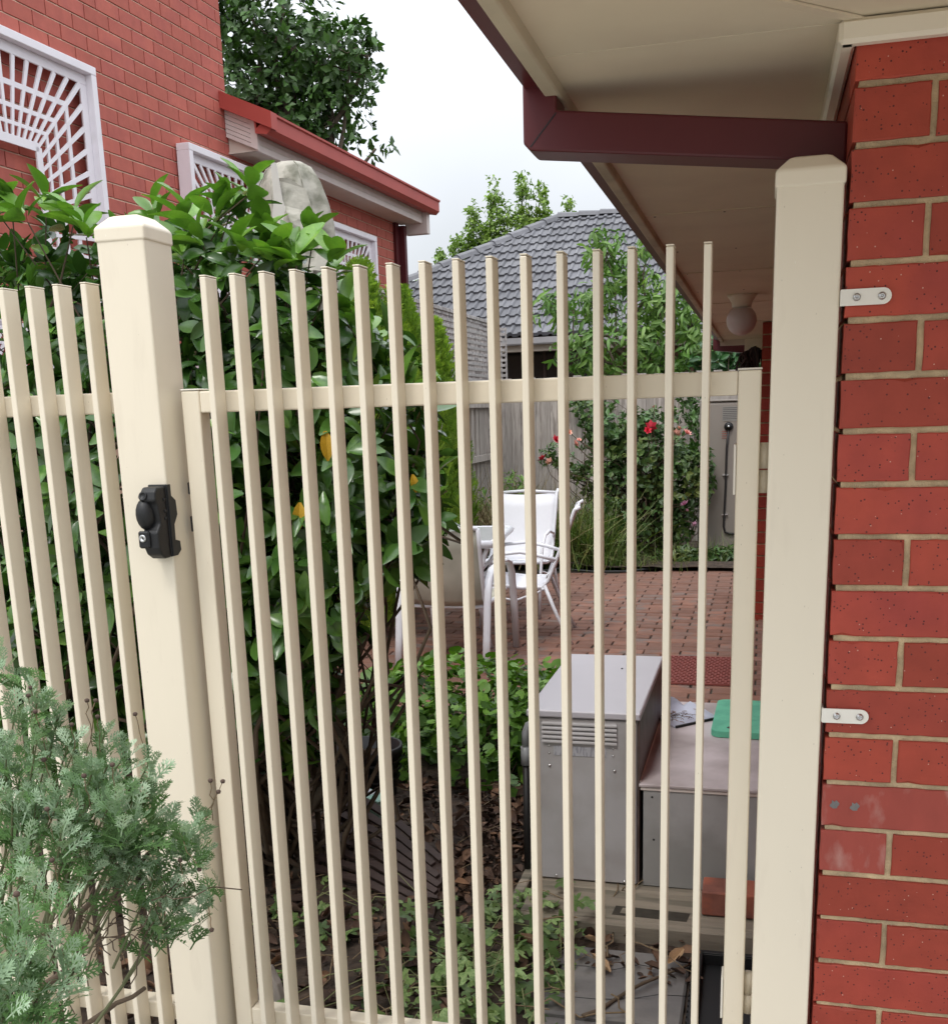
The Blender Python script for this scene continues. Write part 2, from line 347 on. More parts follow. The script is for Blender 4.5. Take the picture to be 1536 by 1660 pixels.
def petal_head():
    V = []; F = []
    for ring, (n, tilt, s) in enumerate(((6, .5, 1.), (6, .95, .8), (5, 1.3, .55))):
        for i in range(n):
            a = 2*math.pi*(i/n)+ring*.5; ca, sa = math.cos(a), math.sin(a); b = len(V)
            for (u, w) in ((0, 0), (.5, -.35), (1, 0), (.5, .35)):
                r = u*s*math.cos(tilt); z = u*s*math.sin(tilt); V.append((ca*r-sa*w*s, sa*r+ca*w*s, z))
            F.append((b, b+1, b+2, b+3))
    return np.array(V), np.array(F)
L_PET = petal_head()

def frames(D, hint=None):
    D = D/np.linalg.norm(D, axis=1, keepdims=True)
    H = np.tile([0, 0, 1.], (len(D), 1)) if hint is None else hint
    X = np.cross(D, H); ln = np.linalg.norm(X, axis=1, keepdims=True); X = np.where(ln < 1e-3, [[1., 0, 0]], X/np.maximum(ln, 1e-6))
    Z = np.cross(X, D); return np.stack([X, D, Z], axis=2)
def cloud_mesh(name, tpl, P, R, S, seed=0):
    tv, tf = tpl; n = len(P)
    V = np.einsum('nij,kj->nki', R, tv)*np.asarray(S).reshape(n, 1, 1)+P[:, None, :]
    F = tf[None]+(np.arange(n)*len(tv))[:, None, None]
    me = numesh(name, V.reshape(-1, 3), F.reshape(-1, tf.shape[1]))
    a = me.attributes.new('rnd', 'FLOAT', 'POINT'); r = np.random.default_rng(seed+5).random(n).astype(np.float32)
    a.data.foreach_set('value', np.repeat(r, len(tv)))
    me.polygons.foreach_set('use_smooth', np.ones(len(me.polygons), bool)); return me
def leaf_objects(name, tpl, P, R, S, m, root, nmax):
    """the nmax leaves nearest the lens and inside the picture as parts of their own, the rest is returned"""
    x, y, d = project(P); base = np.array(root.location)
    ok = (x > 0) & (x < 1536) & (y > 0) & (y < 1660) & (d > 0)
    order = np.argsort(np.where(ok, -np.asarray(S)/d, 1e9)); pick = order[:nmax]; pick = pick[ok[pick]]
    me = bpy.data.meshes.new(name); me.from_pydata([tuple(v) for v in tpl[0]], [], [tuple(f) for f in tpl[1]]); me.materials.append(m)
    me.polygons.foreach_set('use_smooth', np.ones(len(me.polygons), bool))
    for i in pick:
        o = bpy.data.objects.new(name, me); COL.objects.link(o); o.parent = root
        T = np.eye(4); T[:3, :3] = R[i]*S[i]; T[:3, 3] = P[i]-base; o.matrix_local = Matrix(T.tolist())
    keep = np.ones(len(P), bool); keep[pick] = False; return keep
def in_blobs(blobs, n, shell=.55):
    """points in a union of ellipsoids, biased to their outer shell; returns points and outward directions"""
    vol = np.array([b[3]*b[4]*b[5] for b in blobs])**.8; ids = rng.choice(len(blobs), n, p=vol/vol.sum())
    B = np.array([b[:6] for b in blobs])[ids]; d = rng.normal(size=(n, 3)); d /= np.linalg.norm(d, axis=1, keepdims=True)
    r = shell+(1-shell)*rng.random(n)**.7; P = B[:, :3]+d*B[:, 3:]*r[:, None]; O = d/B[:, 3:]; O /= np.linalg.norm(O, axis=1, keepdims=True)
    return P, O
def rosettes(P, O, k, size, spread=.9, upb=.4, jit=.02, droop=0.):
    """k leaves round each shoot tip"""
    n = len(P); D = O+np.array([0, 0, upb])+rng.normal(size=(n, 3))*.35; D /= np.linalg.norm(D, axis=1, keepdims=True)
    PP = []; RR = []; SS = []
    for j in range(k):
        a = rng.normal(size=(n, 3)); a -= D*(a*D).sum(1, keepdims=True); a /= np.linalg.norm(a, axis=1, keepdims=True)
        d = D*(.25+.5*(j/k))+a*spread; d[:, 2] -= droop; PP.append(P+D*(j/k*size*.5)+a*size*.05+rng.normal(size=(n, 3))*jit*.4)
        RR.append(frames(d, D+rng.normal(size=(n, 3))*.25)); SS.append(size*(.65+.55*rng.random(n)))
    return np.concatenate(PP), np.concatenate(RR), np.concatenate(SS)
def wander(p0, p1, n=6, amp=.08):
    p0 = np.array(p0, float); p1 = np.array(p1, float); L = np.linalg.norm(p1-p0)
    return [tuple(p0+(p1-p0)*t+rng.normal(size=3)*amp*L*math.sin(math.pi*t)*.5) for t in np.linspace(0, 1, n)]

# ================================================================== GROUND
SCUFF = mat('chalk_scuffed_brick', (.31, .055, .038), .75, .10, 26, bump=.5, bscale=170, col2=(.45, .27, .23), mix=.6, mscale=22, bdist=.001, thr=(.55, .72), stretch=(1, 1, .5))
def ground():
    g = MB(); g.box(-90, 90, -40, 160, -.3, -.02); structure(g.build('ground', SOIL))
    p = MB(); p.box(-9, 9, -8, 1.55, -.016, -.004); structure(p.build('path', PATH))
    # planting bed behind the gate with an uneven surface
    n = 90; xs = np.linspace(-4.2, -.12, n); ys = np.linspace(1.56, 5.05, n); X, Y = np.meshgrid(xs, ys)
    Z = .012+.02*np.sin(X*7+1)*np.cos(Y*5)+rng.random(X.shape)*.016+np.where(X < -1, .03, 0)
    V = np.stack([X, Y, Z], -1).reshape(-1, 3); i = np.arange(n*n).reshape(n, n); F = np.stack([i[:-1, :-1], i[:-1, 1:], i[1:, 1:], i[1:, :-1]], -1).reshape(-1, 4)
    structure(link('soil_bed', numesh('soil', V, F), SOIL))
    # rose bed at the back
    V = np.stack([X*2.0+.35, (Y-1.56)*.62+10.35, Z+.02], -1).reshape(-1, 3); structure(link('rose_bed', numesh('soil2', V, F), SOIL))
ground()

def patio():
    base = MB(); base.box(-8, .118, 5.0, 10.9, -.06, -.012); root = structure(base.build('patio', SAND))
    meF = MB().cbox(-.113, .113, -.0555, .0555, -.035, .0, .004).mesh('paver'); meF.materials.append(PAVE)
    rest = MB(); cand = []; r = 0; y = 5.06
    while y < 10.9:
        x = .118-.118-(.118 if r % 2 else 0); 
        while x > -6.5:
            far = 10.05+.45*min(1, max(0, (x+2.2)/2.2))+.4*max(0, x+1)
            if y < far: cand.append((x, y))
            x -= .236
        if r % 2 == 0: pass
        else: rest.cbox(.005, .115, y-.0555, y+.0555, -.035, -.001, .004)
        y += .118; r += 1
    cand = [c for c in cand if c[0] > -.118*40]
    P = np.array([(c[0], c[1], 0) for c in cand]); px_, py_, d = project(P)
    vis = (px_ > 640) & (px_ < 1235) & (py_ < 1150) & (d > 0)
    sc = np.where(vis, d, 99)+np.where((px_ < 860) & (py_ > 1085), 20, 0); order = np.argsort(sc); keep = set(order[:298].tolist())
    for i, (x, y) in enumerate(cand):
        dz = random.uniform(-.003, .002); dx = random.uniform(-.003, .003); a = random.uniform(-.014, .014)
        if i in keep and vis[i]:
            o = bpy.data.objects.new('brick_paver', meF); COL.objects.link(o); o.parent = root; o.location = (x+dx, y, dz); o.rotation_euler = (random.uniform(-.01, .01), 0, a)
        else: rest.cbox(x+dx-.113, x+dx+.113, y-.0555, y+.0555, -.035, dz, .004)
    rest.build('paver_field', PAVE, root, kind='stuff', world=False)
patio()

# ================================================================== RIGHT HOUSE
YB = 1.868; XW = .12; ZS = 2.105   # pillar face, side wall, soffit
def right_house():
    H = thing('brick_house', 'red brick house at the right with a cream soffit and dark red gutter', 'house', (XW, YB, 0))
    core = MB(); core.box(XW+.0065, 2.6, YB+.0065, 8.3, -.02, 2.6); core.build('wall', MORT, H)
    # pier stepping out of the side wall further down
    core2 = MB(); core2.box(-.018, XW+.006, 8.01, 9.3, -.02, ZS-.01); core2.build('pier', MORT, H)
    z_top0 = EYE+.291        # top of brick course 0
    cache = {}
    def rough(L, D):
        # fired brick with slightly ragged arrises, front face towards -Y
        pts = []; h = .076; nx = max(5, int(L/.018)); nz = 4
        for i in range(nx): pts.append((-L/2+L*i/nx, 0))
        for i in range(nz): pts.append((L/2, h*i/nz))
        for i in range(nx): pts.append((L/2-L*i/nx, h))
        for i in range(nz): pts.append((-L/2, h-h*i/nz))
        n = len(pts); c = (0, h/2); A = []; B = []; C_ = []
        chip = random.randrange(n) if random.random() < .45 else -9
        for i, (x, z) in enumerate(pts):
            j = random.uniform(-.0007, .0007); k = .0012+random.uniform(0, .0012)+(.004 if abs(i-chip) < 1 else 0)
            sx = 1 if x > 0 else -1; sz = 1 if z > c[1] else -1; ex = abs(abs(x)-L/2) < 1e-6; ez = abs(abs(z-h/2)-h/2) < 1e-6
            A.append((x+(j if ex else 0), -D/2+k*.9, z+(j if ez else 0))); B.append((x-(sx*k if ex else 0), -D/2, z-(sz*k if ez else 0))); C_.append((x, D/2, z))
        m = MB(); m.add(A+B+C_, [tuple(range(n, 2*n))]+[(i, (i+1) % n, n+(i+1) % n, n+i) for i in range(n)]+[(2*n+i, 2*n+(i+1) % n, (i+1) % n, i) for i in range(n)]+[tuple(range(2*n, 3*n))[::-1]])
        me = m.mesh('brick'); me.materials.append(BRK); return me
    def brick(x0, x1, y0, y1, z0, parts=True, stuff=None):
        if stuff is not None: stuff.cbox(x0, x1, y0, y1, z0, z0+.076, .0025); return
        k = (round(x1-x0, 3), round(y1-y0, 3), random.randrange(7))
        if k not in cache: cache[k] = rough(k[0], k[1])
        me_ = cache[k]
        if x0 < XW+.001 and y0 < YB+.001 and abs((z0-(z_top0-.086*11.5-.076))) < .08: me_ = me_.copy(); me_.materials.clear(); me_.materials.append(SCUFF)
        o = bpy.data.objects.new('brick', me_); COL.objects.link(o); o.parent = H
        o.location = ((x0+x1)/2-XW, (y0+y1)/2-YB+random.uniform(-.0012, .0012), z0); o.rotation_euler = (random.uniform(-.006, .006), random.uniform(-.004, .004), random.uniform(-.004, .004))
    rest = MB()
    for k in range(-3, 22):
        z0 = z_top0-.086*k-.076
        scuff_k = k in (11, 12)
        if z0 < -.05: continue
        if z0+.076 > ZS-.004: z1c = ZS-.004
        inview = -3 <= k <= 17
        zz = z0
        if zz+.076 > ZS: continue
        if k % 2 == 0:
            brick(XW, XW+.110, YB, YB+.23, zz, stuff=None if inview else rest)
            x = XW+.120
        else:
            brick(XW, XW+.230, YB, YB+.11, zz, stuff=None if inview else rest)
            x = XW+.240
        j = 0
        while x < 1.3:
            brick(x, x+.23, YB, YB+.11, zz, stuff=None if (inview and j < 1) else rest); x += .24; j += 1
        # side wall
        y = YB+(.24 if k % 2 == 0 else .12); j = 0
        while y < 7.9:
            brick(XW, XW+.11, y, y+.23, zz, stuff=None if (j < 1 and inview and k < 3) else rest); y += .24; j += 1
        # pier
        y0 = 8.0
        if k % 2 == 0: brick(-.022, XW-.002, y0, y0+.23, zz); yy = y0+.24
        else: brick(-.022, XW-.002, y0, y0+.11, zz); yy = y0+.12
        while yy < 9.2: rest.cbox(-.022, XW-.002, yy, yy+.23, zz, zz+.076, .0025); yy += .24
    rest.build('brickwork', BRK, H, kind='stuff')
    for xh, zh in ((.1405, -.6905), (.1740, -.6925)):
        m = MB(); n_ = 12; v = [(xh, YB-.0016, EYE+zh)]+[(xh+(.0075+.0025*math.sin(i*2.1))*math.cos(i*6.283/n_), YB-.0008, EYE+zh+(.0075+.0025*math.cos(i*3.3))*math.sin(i*6.283/n_)) for i in range(n_)]
        m.add(v, [(0, 1+(i+1) % n_, 1+i) for i in range(n_)]); m.build('filled_drill_hole', CONC, H)
    # soffit sheets of the eave all round the corner
    s = MB(); s.box(-.375, XW+.02, 1.868, 10.0, ZS, ZS+.02); s.build('soffit_sheet', SOFF, H)
    s = MB(); s.box(-.375, 2.6, .84, 1.866, ZS+.001, ZS+.021); s.build('soffit_sheet', SOFF, H)  # front eave extended out of view to shade the upper bricks
    # joint strips
    s = MB(); s.add([(-.357, 1.378, ZS-.004), (-.35, 1.372, ZS-.004), (.142, 1.862, ZS-.004), (.122, 1.868, ZS-.004), (-.37, 1.378, ZS), (-.35, 1.372, ZS), (.142, 1.862, ZS), (.122, 1.868, ZS)],
        [(0, 1, 2, 3), (4, 7, 6, 5), (0, 4, 5, 1), (2, 6, 7, 3), (0, 3, 7, 4), (1, 5, 6, 2)])
    s.build('mitre_strip', SOFF, H)
    for yj in (3.4, 4.9, 6.4, 7.9): s = MB(); s.box(-.357, XW-.03, yj, yj+.02, ZS-.003, ZS+.001); s.build('joint_strip', SOFF, H)
    pass
    for yj in (2.5, 3.41, 4.2, 4.91, 5.7, 6.41, 7.1):
        for xj in (-.33, -.12, .06):
            m = MB(); m.lathe([(0, 0), (.004, 0), (.003, -.0015), (0, -.002)], (xj+random.uniform(-.01, .01), yj+.03, ZS-.0005), 7); m.build('nail_head', DKWOOD, H)
    # quarter trim along the wall tops
    t = MB(); t.cbox(XW-.028, XW-.002, YB-.026, 8.0, ZS-.036, ZS-.001, .006); t.build('soffit_trim', CREAM, H)
    t = MB(); t.cbox(XW-.027, 2.6, YB-.028, YB-.002, ZS-.036, ZS-.0015, .006); t.build('soffit_trim', CREAM, H)
    # fascia board and gutter
    f = MB(); f.cbox(-.386, -.358, .82, 10.0, ZS-.022, ZS+.16, .003); bev(f.build('fascia', CREAMD, H), .002)
    f = MB(); f.cbox(-.385, 2.6, .805, .832, ZS-.022, ZS+.16, .003); f.build('fascia', CREAMD, H)  # unseen front fascia, set at the edge of the lengthened eave
    prof = [(-.388, .02), (-.388, .15), (-.392, .15), (-.395, .02), (-.47, .02), (-.486, .04), (-.486, .125), (-.478, .135), (-.494, .138), (-.494, .03), (-.478, .006), (-.388, .006)]
    prof = [(a+.066*0, b) for a, b in prof]
    prof = [(-.388+(a+.388)*.35, b) for a, b in prof]
    g = MB(); g.prism(prof, .75, 10.02, lambda a, b, h: (a, h, ZS+b-.012)); fixn(g.build('gutter', DKRED, H))
    g = MB(); g.prism([(a+.388, b) for a, b in prof], -.43, 2.6, lambda a, b, h: (h, .805+a, ZS+b-.012)); fixn(g.build('gutter', DKRED, H))
    r = MB(); r.add([(-.42, .80, ZS+.16), (3, .80, ZS+.16), (3, 10.1, ZS+1.9), (3, 10.1, ZS+.16), (-.42, 10.1, ZS+.16), (3, 4.2, ZS+1.7)], [(0, 1, 5), (0, 5, 2, 4), (0, 4, 3, 1)]); r.build('roof', TILE, H)
    # end board of the eave and fascia return at the far end
    e = MB(); e.box(-.386, -.02, 10.0, 10.02, ZS-.05, ZS+.2); e.build('end_board', BEIGE, H)
    e = MB(); e.box(-.175, .11, 9.9, 9.92, 2.06-.16, 2.15-.05); e.build('end_panel', CREAM, H)
    # downpipes: drop from the gutter, mitre, run back under the soffit to the wall
    def downpipe(y0, x0, z0, parts=True):
        d = MB(); w = .060; dy = .085; h = .062
        d.prism([(x0, z0+.16), (x0, z0+.012), (x0+.012, z0), (XW+.0, z0-.062), (XW+.0, z0-.062+h), (x0+w, z0+h), (x0+w, z0+.16)], y0, y0+dy, lambda a, b, hh: (a, hh, b))
        o = fixn(d.build('downpipe', DKRED, H)); bev(o, .004)
        j = MB(); j.prism([(x0+.012, z0+.006), (x0+w-.001, z0+h-.004), (x0+w, z0+h-.006), (x0+.014, z0+.005)], y0-.0008, y0+.002, lambda a, b, hh: (a, hh, b)); fixn(j.build('mitre_seam', BLACK, o, world=True))
        if parts:
            b = MB(); b.box(XW-.0, XW+.0, y0, y0, 0, 0) 
        return o
    downpipe(2.0, -.424, EYE+.448)
    downpipe(10.05, -.45, EYE+.47)
    return H
right_house()

def globe_lamp():
    t = thing('globe_lamp', 'round opal glass lamp hanging under the brown soffit', 'lamp', (-.125, 6.0, ZS))
    MB().lathe([(0, 0), (.078, 0), (.07, -.012), (.052, -.04), (.05, -.062), (0, -.062)], (0, 0, 0), 24).build('lamp_base', CREAM, t, True, world=False)
    a = MB(); pr = [(.05, -.058)]+[(.077*math.sin(x), -.125-.077*math.cos(x)*-1*1) for x in np.linspace(.7, math.pi, 14)]
    pr = [(.077*math.sin(x), -.128+.077*math.cos(x)) for x in np.linspace(.72, math.pi-.001, 16)]
    a.lathe(pr, (0, 0, 0), 28).build('glass_globe', GLOBE, t, True, world=False)
globe_lamp()

# dark dry vine stems tumbling beside the far pier
def dark_vine():
    t = thing('dried_vine', 'dark mass of dried hanging stems under the far end of the eave', 'vine', (-.1, 9.6, 1.6)); m = MB()
    for i in range(46):
        x = random.uniform(-.20, .0); y = random.uniform(9.5, 9.75); z1 = 2.02-abs(x+.08)*.5
        m.tube(wander((x, y, z1), (x*.9+random.uniform(-.05, .05), y, random.uniform(1.55, 1.75)), 6, .12), .012, 4)
    m.build('stem', mat('dark_stem', (.03, .018, .016), .9, .2), t)
dark_vine()

# ================================================================== FENCE, GATE, POSTS
FY = 1.875; RY = 1.920   # slat front, rail front
def post(x0, x1, label, brackets=False, ztop=EYE+.3455):
    t = thing('gate_post', label, 'post', (x0, YB, 0), group='cream gate posts')
    b = MB(); b.box(x0, x1, YB, YB+.1, -.01, ztop); o = b.build('post_body', CREAM, t); bev(o, .004, 3)
    c = MB(); e = .0025; z = ztop; T = lambda *p: p
    P = []
    for zz, d in ((z-.016, -e), (z+.010, -e), (z+.030, .018), (z+.0325, .024)):
        P.append([(x0+d, YB+d, zz), (x1-d, YB+d, zz), (x1-d, YB+.1-d, zz), (x0+d, YB+.1-d, zz)])
    v = [q for r in P for q in r]; f = []
    for i in range(3):
        for k in range(4): f.append((i*4+k, i*4+(k+1) % 4, i*4+4+(k+1) % 4, i*4+4+k))
    f += [(3, 2, 1, 0), (12, 13, 14, 15)]; c.add(v, f); bev(c.build('post_cap', CREAM, t), .004, 3)
    if brackets:
        for zc in (EYE+.159, EYE-.5275):
            m = MB(); xa, xb = x1+.0015, .1885; r = .0125; pts = [(xa, zc-r), (xb-r, zc-r)]+[(xb-r+r*math.sin(a), zc-r*math.cos(a)) for a in np.linspace(.2, math.pi-.2, 9)]+[(xb-r, zc+r), (xa, zc+r)]
            m.prism(pts, YB-.0055, YB-.0025, lambda a, b_, h: (a, h, b_)); br = fixn(m.build('bracket', CREAMH, t)); 
            k = MB(); k.cbox(x1+.0005, x1+.0035, YB-.005, YB+.03, zc-r, zc+r, .001); k.build('bracket_leg', CREAMH, br, world=True)
            for xs in (.1365, .1740):
                s = MB(); s.lathe([(0, 0), (.0062, 0), (.0062, .0012), (.0046, .0018), (.0046, .0045), (.0034, .0052), (.0024, .0052), (.0024, .0025), (0, .0025)], (0, 0, 0), 14)
                s.v = [(xs+x, YB-.0055-z_, zc+y) for x, y, z_ in s.v]; s.build('bolt', STEEL, br, True)
    return t
post(.010, .1115, 'tall cream gate post bolted to the brick wall by two small brackets', True)
post(-1.213, -1.113, 'thick cream gate post with the black lock on its front')

def slat_mesh(x, z0, z1, name='slat'):
    pass
def fence_panel():
    t = thing('fence_panel', 'cream metal slat fence panel behind the silvery shrub', 'fence', (-1.213, RY, 0))
    L = -2.9
    for z0, z1 in ((EYE+.0185, EYE+.0595), (EYE-1.3225, EYE-1.283)):
        m = MB(); m.box(L, -1.2135, RY, RY+.04, z0, z1); bev(m.build('rail', CREAM, t), .003)
    me = MB().box(-.0063, .0063, 0, .0448, -1.41-EYE*0, .2605).mesh('slat'); me.materials.append(CREAM)
    cap = MB().cbox(-.0066, .0066, -.0004, .0452, .2607, .2632, .0008).mesh('slat_cap'); cap.materials.append(CREAM)
    x = -1.2557+.0
    while x > L:
        o = bpy.data.objects.new('slat', me); COL.objects.link(o); o.parent = t; o.location = (x+1.213, FY-RY, EYE); bev(o, .0022)
        c = bpy.data.objects.new('slat_cap', cap); COL.objects.link(c); c.parent = o
        x -= .0611
fence_panel()

def gate():
    t = thing('gate', 'cream metal slat gate standing closed between the two posts', 'gate', (-.55, RY, 0))
    zt = lambda x: EYE+.0572-(x+1.1)*.0012
    for x0, x1 in ((-1.095, -1.0565), (-.0432, -.0045)):
        m = MB(); m.box(x0, x1, RY, RY+.04, .16, zt(x0)); bev(m.build('stile', CREAM, t), .0035, 3)
        c = MB(); c.cbox(x0-.0008, x1+.0008, RY-.0008, RY+.0408, zt(x0)+.0006, zt(x0)+.0036, .001); c.build('stile_cap', CREAMH, t)
    for z0 in (EYE+.0150, EYE-1.310):
        m = MB(); m.box(-1.056, -.0437, RY+.0012, RY+.0388, z0, z0+.0405); bev(m.build('rail', CREAM, t), .003)
    xs = [-1.0105, -.951, -.892, -.832, -.770, -.7095, -.648, -.588, -.5275, -.4675, -.4075, -.345, -.2835, -.2255, -.162, -.1012]
    me = MB().box(-.0062, .0062, 0, .0448, -1.36, .2585).mesh('slat'); me.materials.append(CREAM)
    cap = MB().cbox(-.0066, .0066, -.0004, .0452, .2588, .2612, .0008).mesh('slat_cap'); cap.materials.append(CREAM)
    for i, x in enumerate(xs):
        o = bpy.data.objects.new('slat', me); COL.objects.link(o); o.parent = t; o.location = (x+.0062+.55, FY-RY, EYE-.0002*i); bev(o, .0022)
        c = bpy.data.objects.new('slat_cap', cap); COL.objects.link(c); c.parent = o; c.location = (0, 0, random.uniform(0, .0012))
    # hinges on the right hand side
    for zc in (EYE-.110, EYE-1.12):
        h = MB(); h.cbox(-.0475, -.0435, RY-.002, RY+.046, zc-.043, zc+.043, .001); ho = h.build('hinge', CREAMH, t)
        for a, b in ((zc-.042, zc-.003), (zc+.0, zc+.044)):
            k = MB(); k.lathe([(0, a), (.0085, a), (.0085, b), (0, b)], (.0028, RY+.03, 0), 14); k.build('knuckle', CREAM, ho, True)
            k = MB(); k.cbox(-.0044, .0098, RY+.030, RY+.040, a+.002, b-.002, .001); k.build('hinge_leaf', CREAM, ho)
    # keeper of the lock on the left stile
    k = MB(); k.cbox(-1.0995, -1.0952, RY+.002, RY+.022, EYE-.142, EYE-.118, .0015); k.build('striker', BLACK, t)
    k = MB(); k.cbox(-1.1000, -1.0952, RY+.002, RY+.024, EYE-.216, EYE-.185, .0015); k.build('striker', BLACK, t)
gate()

def lock():
    t = thing('gate_lock', 'black plastic gate lock with a round key cylinder on the left post', 'lock', (-1.135, YB, EYE-.19))
    z = lambda v: v
    x1 = -1.1105
    # backing plate wrapped round the corner of the post, with two tabs
    b = MB(); b.cbox(-1.150, x1, YB-.0075, YB-.0005, EYE-.258, EYE-.118, .0015); b.build('mounting_plate', BLACK, t)
    tab = [(YB-.0072, -.118), (YB+.004, -.118), (YB+.004, -.140), (YB+.019, -.150), (YB+.021, -.178), (YB+.007, -.196), (YB+.006, -.226), (YB+.022, -.230), (YB+.024, -.248), (YB+.010, -.257), (YB-.0072, -.257)]
    m = MB(); m.prism([(a, EYE+b_) for a, b_ in tab], x1, x1+.0035, lambda a, b_, h: (h, a, b_)); bev(fixn(m.build('side_tab', BLACK, t)), .001)
    # main housing: profile seen from the side, bulging at the bottom
    prof = [(-.007, -.121), (-.038, -.121), (-.046, -.130), (-.050, -.146), (-.043, -.152), (-.040, -.170), (-.036, -.190), (-.044, -.200), (-.050, -.206), (-.050, -.236), (-.042, -.250), (-.026, -.259), (-.007, -.259)]
    m = MB(); m.prism([(YB+a, EYE+b_) for a, b_ in prof], -1.1445, x1-.001, lambda a, b_, h: (h, a, b_)); bev(fixn(m.build('housing', BLACK, t)), .004, 3)
    # thumb lever filling the notch in the middle
    v = []; f = []; n, q = 10, 14
    for i in range(n+1):
        th = math.pi*i/n
        for k in range(q):
            an = 2*math.pi*k/q; r = math.sin(th)
            v.append((-1.140+.019*r*math.cos(an), YB-.038+.022*r*math.sin(an), EYE-.172+.031*math.cos(th)))
    for i in range(n):
        for k in range(q): f.append((i*q+k, i*q+(k+1) % q, i*q+q+(k+1) % q, i*q+q+k))
    m = MB(); m.add(v, f); m.build('lever', BLACK, t, True)
    # hood hole
    m = MB(); m.lathe([(.0, 0), (.0072, 0), (.0088, .003), (.0060, .004), (.0055, .001), (0, .001)], (0, 0, 0), 16)
    m.v = [(-1.137+x, YB-.0478-.0035*0-z_*.6+y*.35, EYE-.1365+y) for x, y, z_ in m.v]; m.build('hood_ring', BLACK, t, True)
    # key block and cylinder
    m = MB(); m.cbox(-1.1515, -1.128, YB-.0565, YB-.046, EYE-.236, EYE-.203, .003); kb = m.build('key_block', BLACK, t)
    m = MB(); m.lathe([(0, 0), (.0072, 0), (.0072, .0020), (.0060, .0028), (.0034, .0028), (.0030, .0008), (0, .0008)], (0, 0, 0), 20)
    m.v = [(-1.1405+x, YB-.0565-z_, EYE-.2165+y) for x, y, z_ in m.v]; cy = m.build('key_cylinder', STEEL, kb, True)
    m = MB(); m.cbox(-1.1415, -1.1395, YB-.0578, YB-.0570, EYE-.2195, EYE-.2135, .0003); m.build('keyhole', BLACK, kb)
    for zz in (-.146, -.168, -.182):
        s = MB(); s.lathe([(0, 0), (.0038, 0), (.0038, .0012), (.0022, .0022), (0, .0022)], (0, 0, 0), 10); s.v = [(x1-.001+z_, YB-.016+x, EYE+zz+y) for x, y, z_ in s.v]; s.build('screw', BLACK, t, True)
lock()

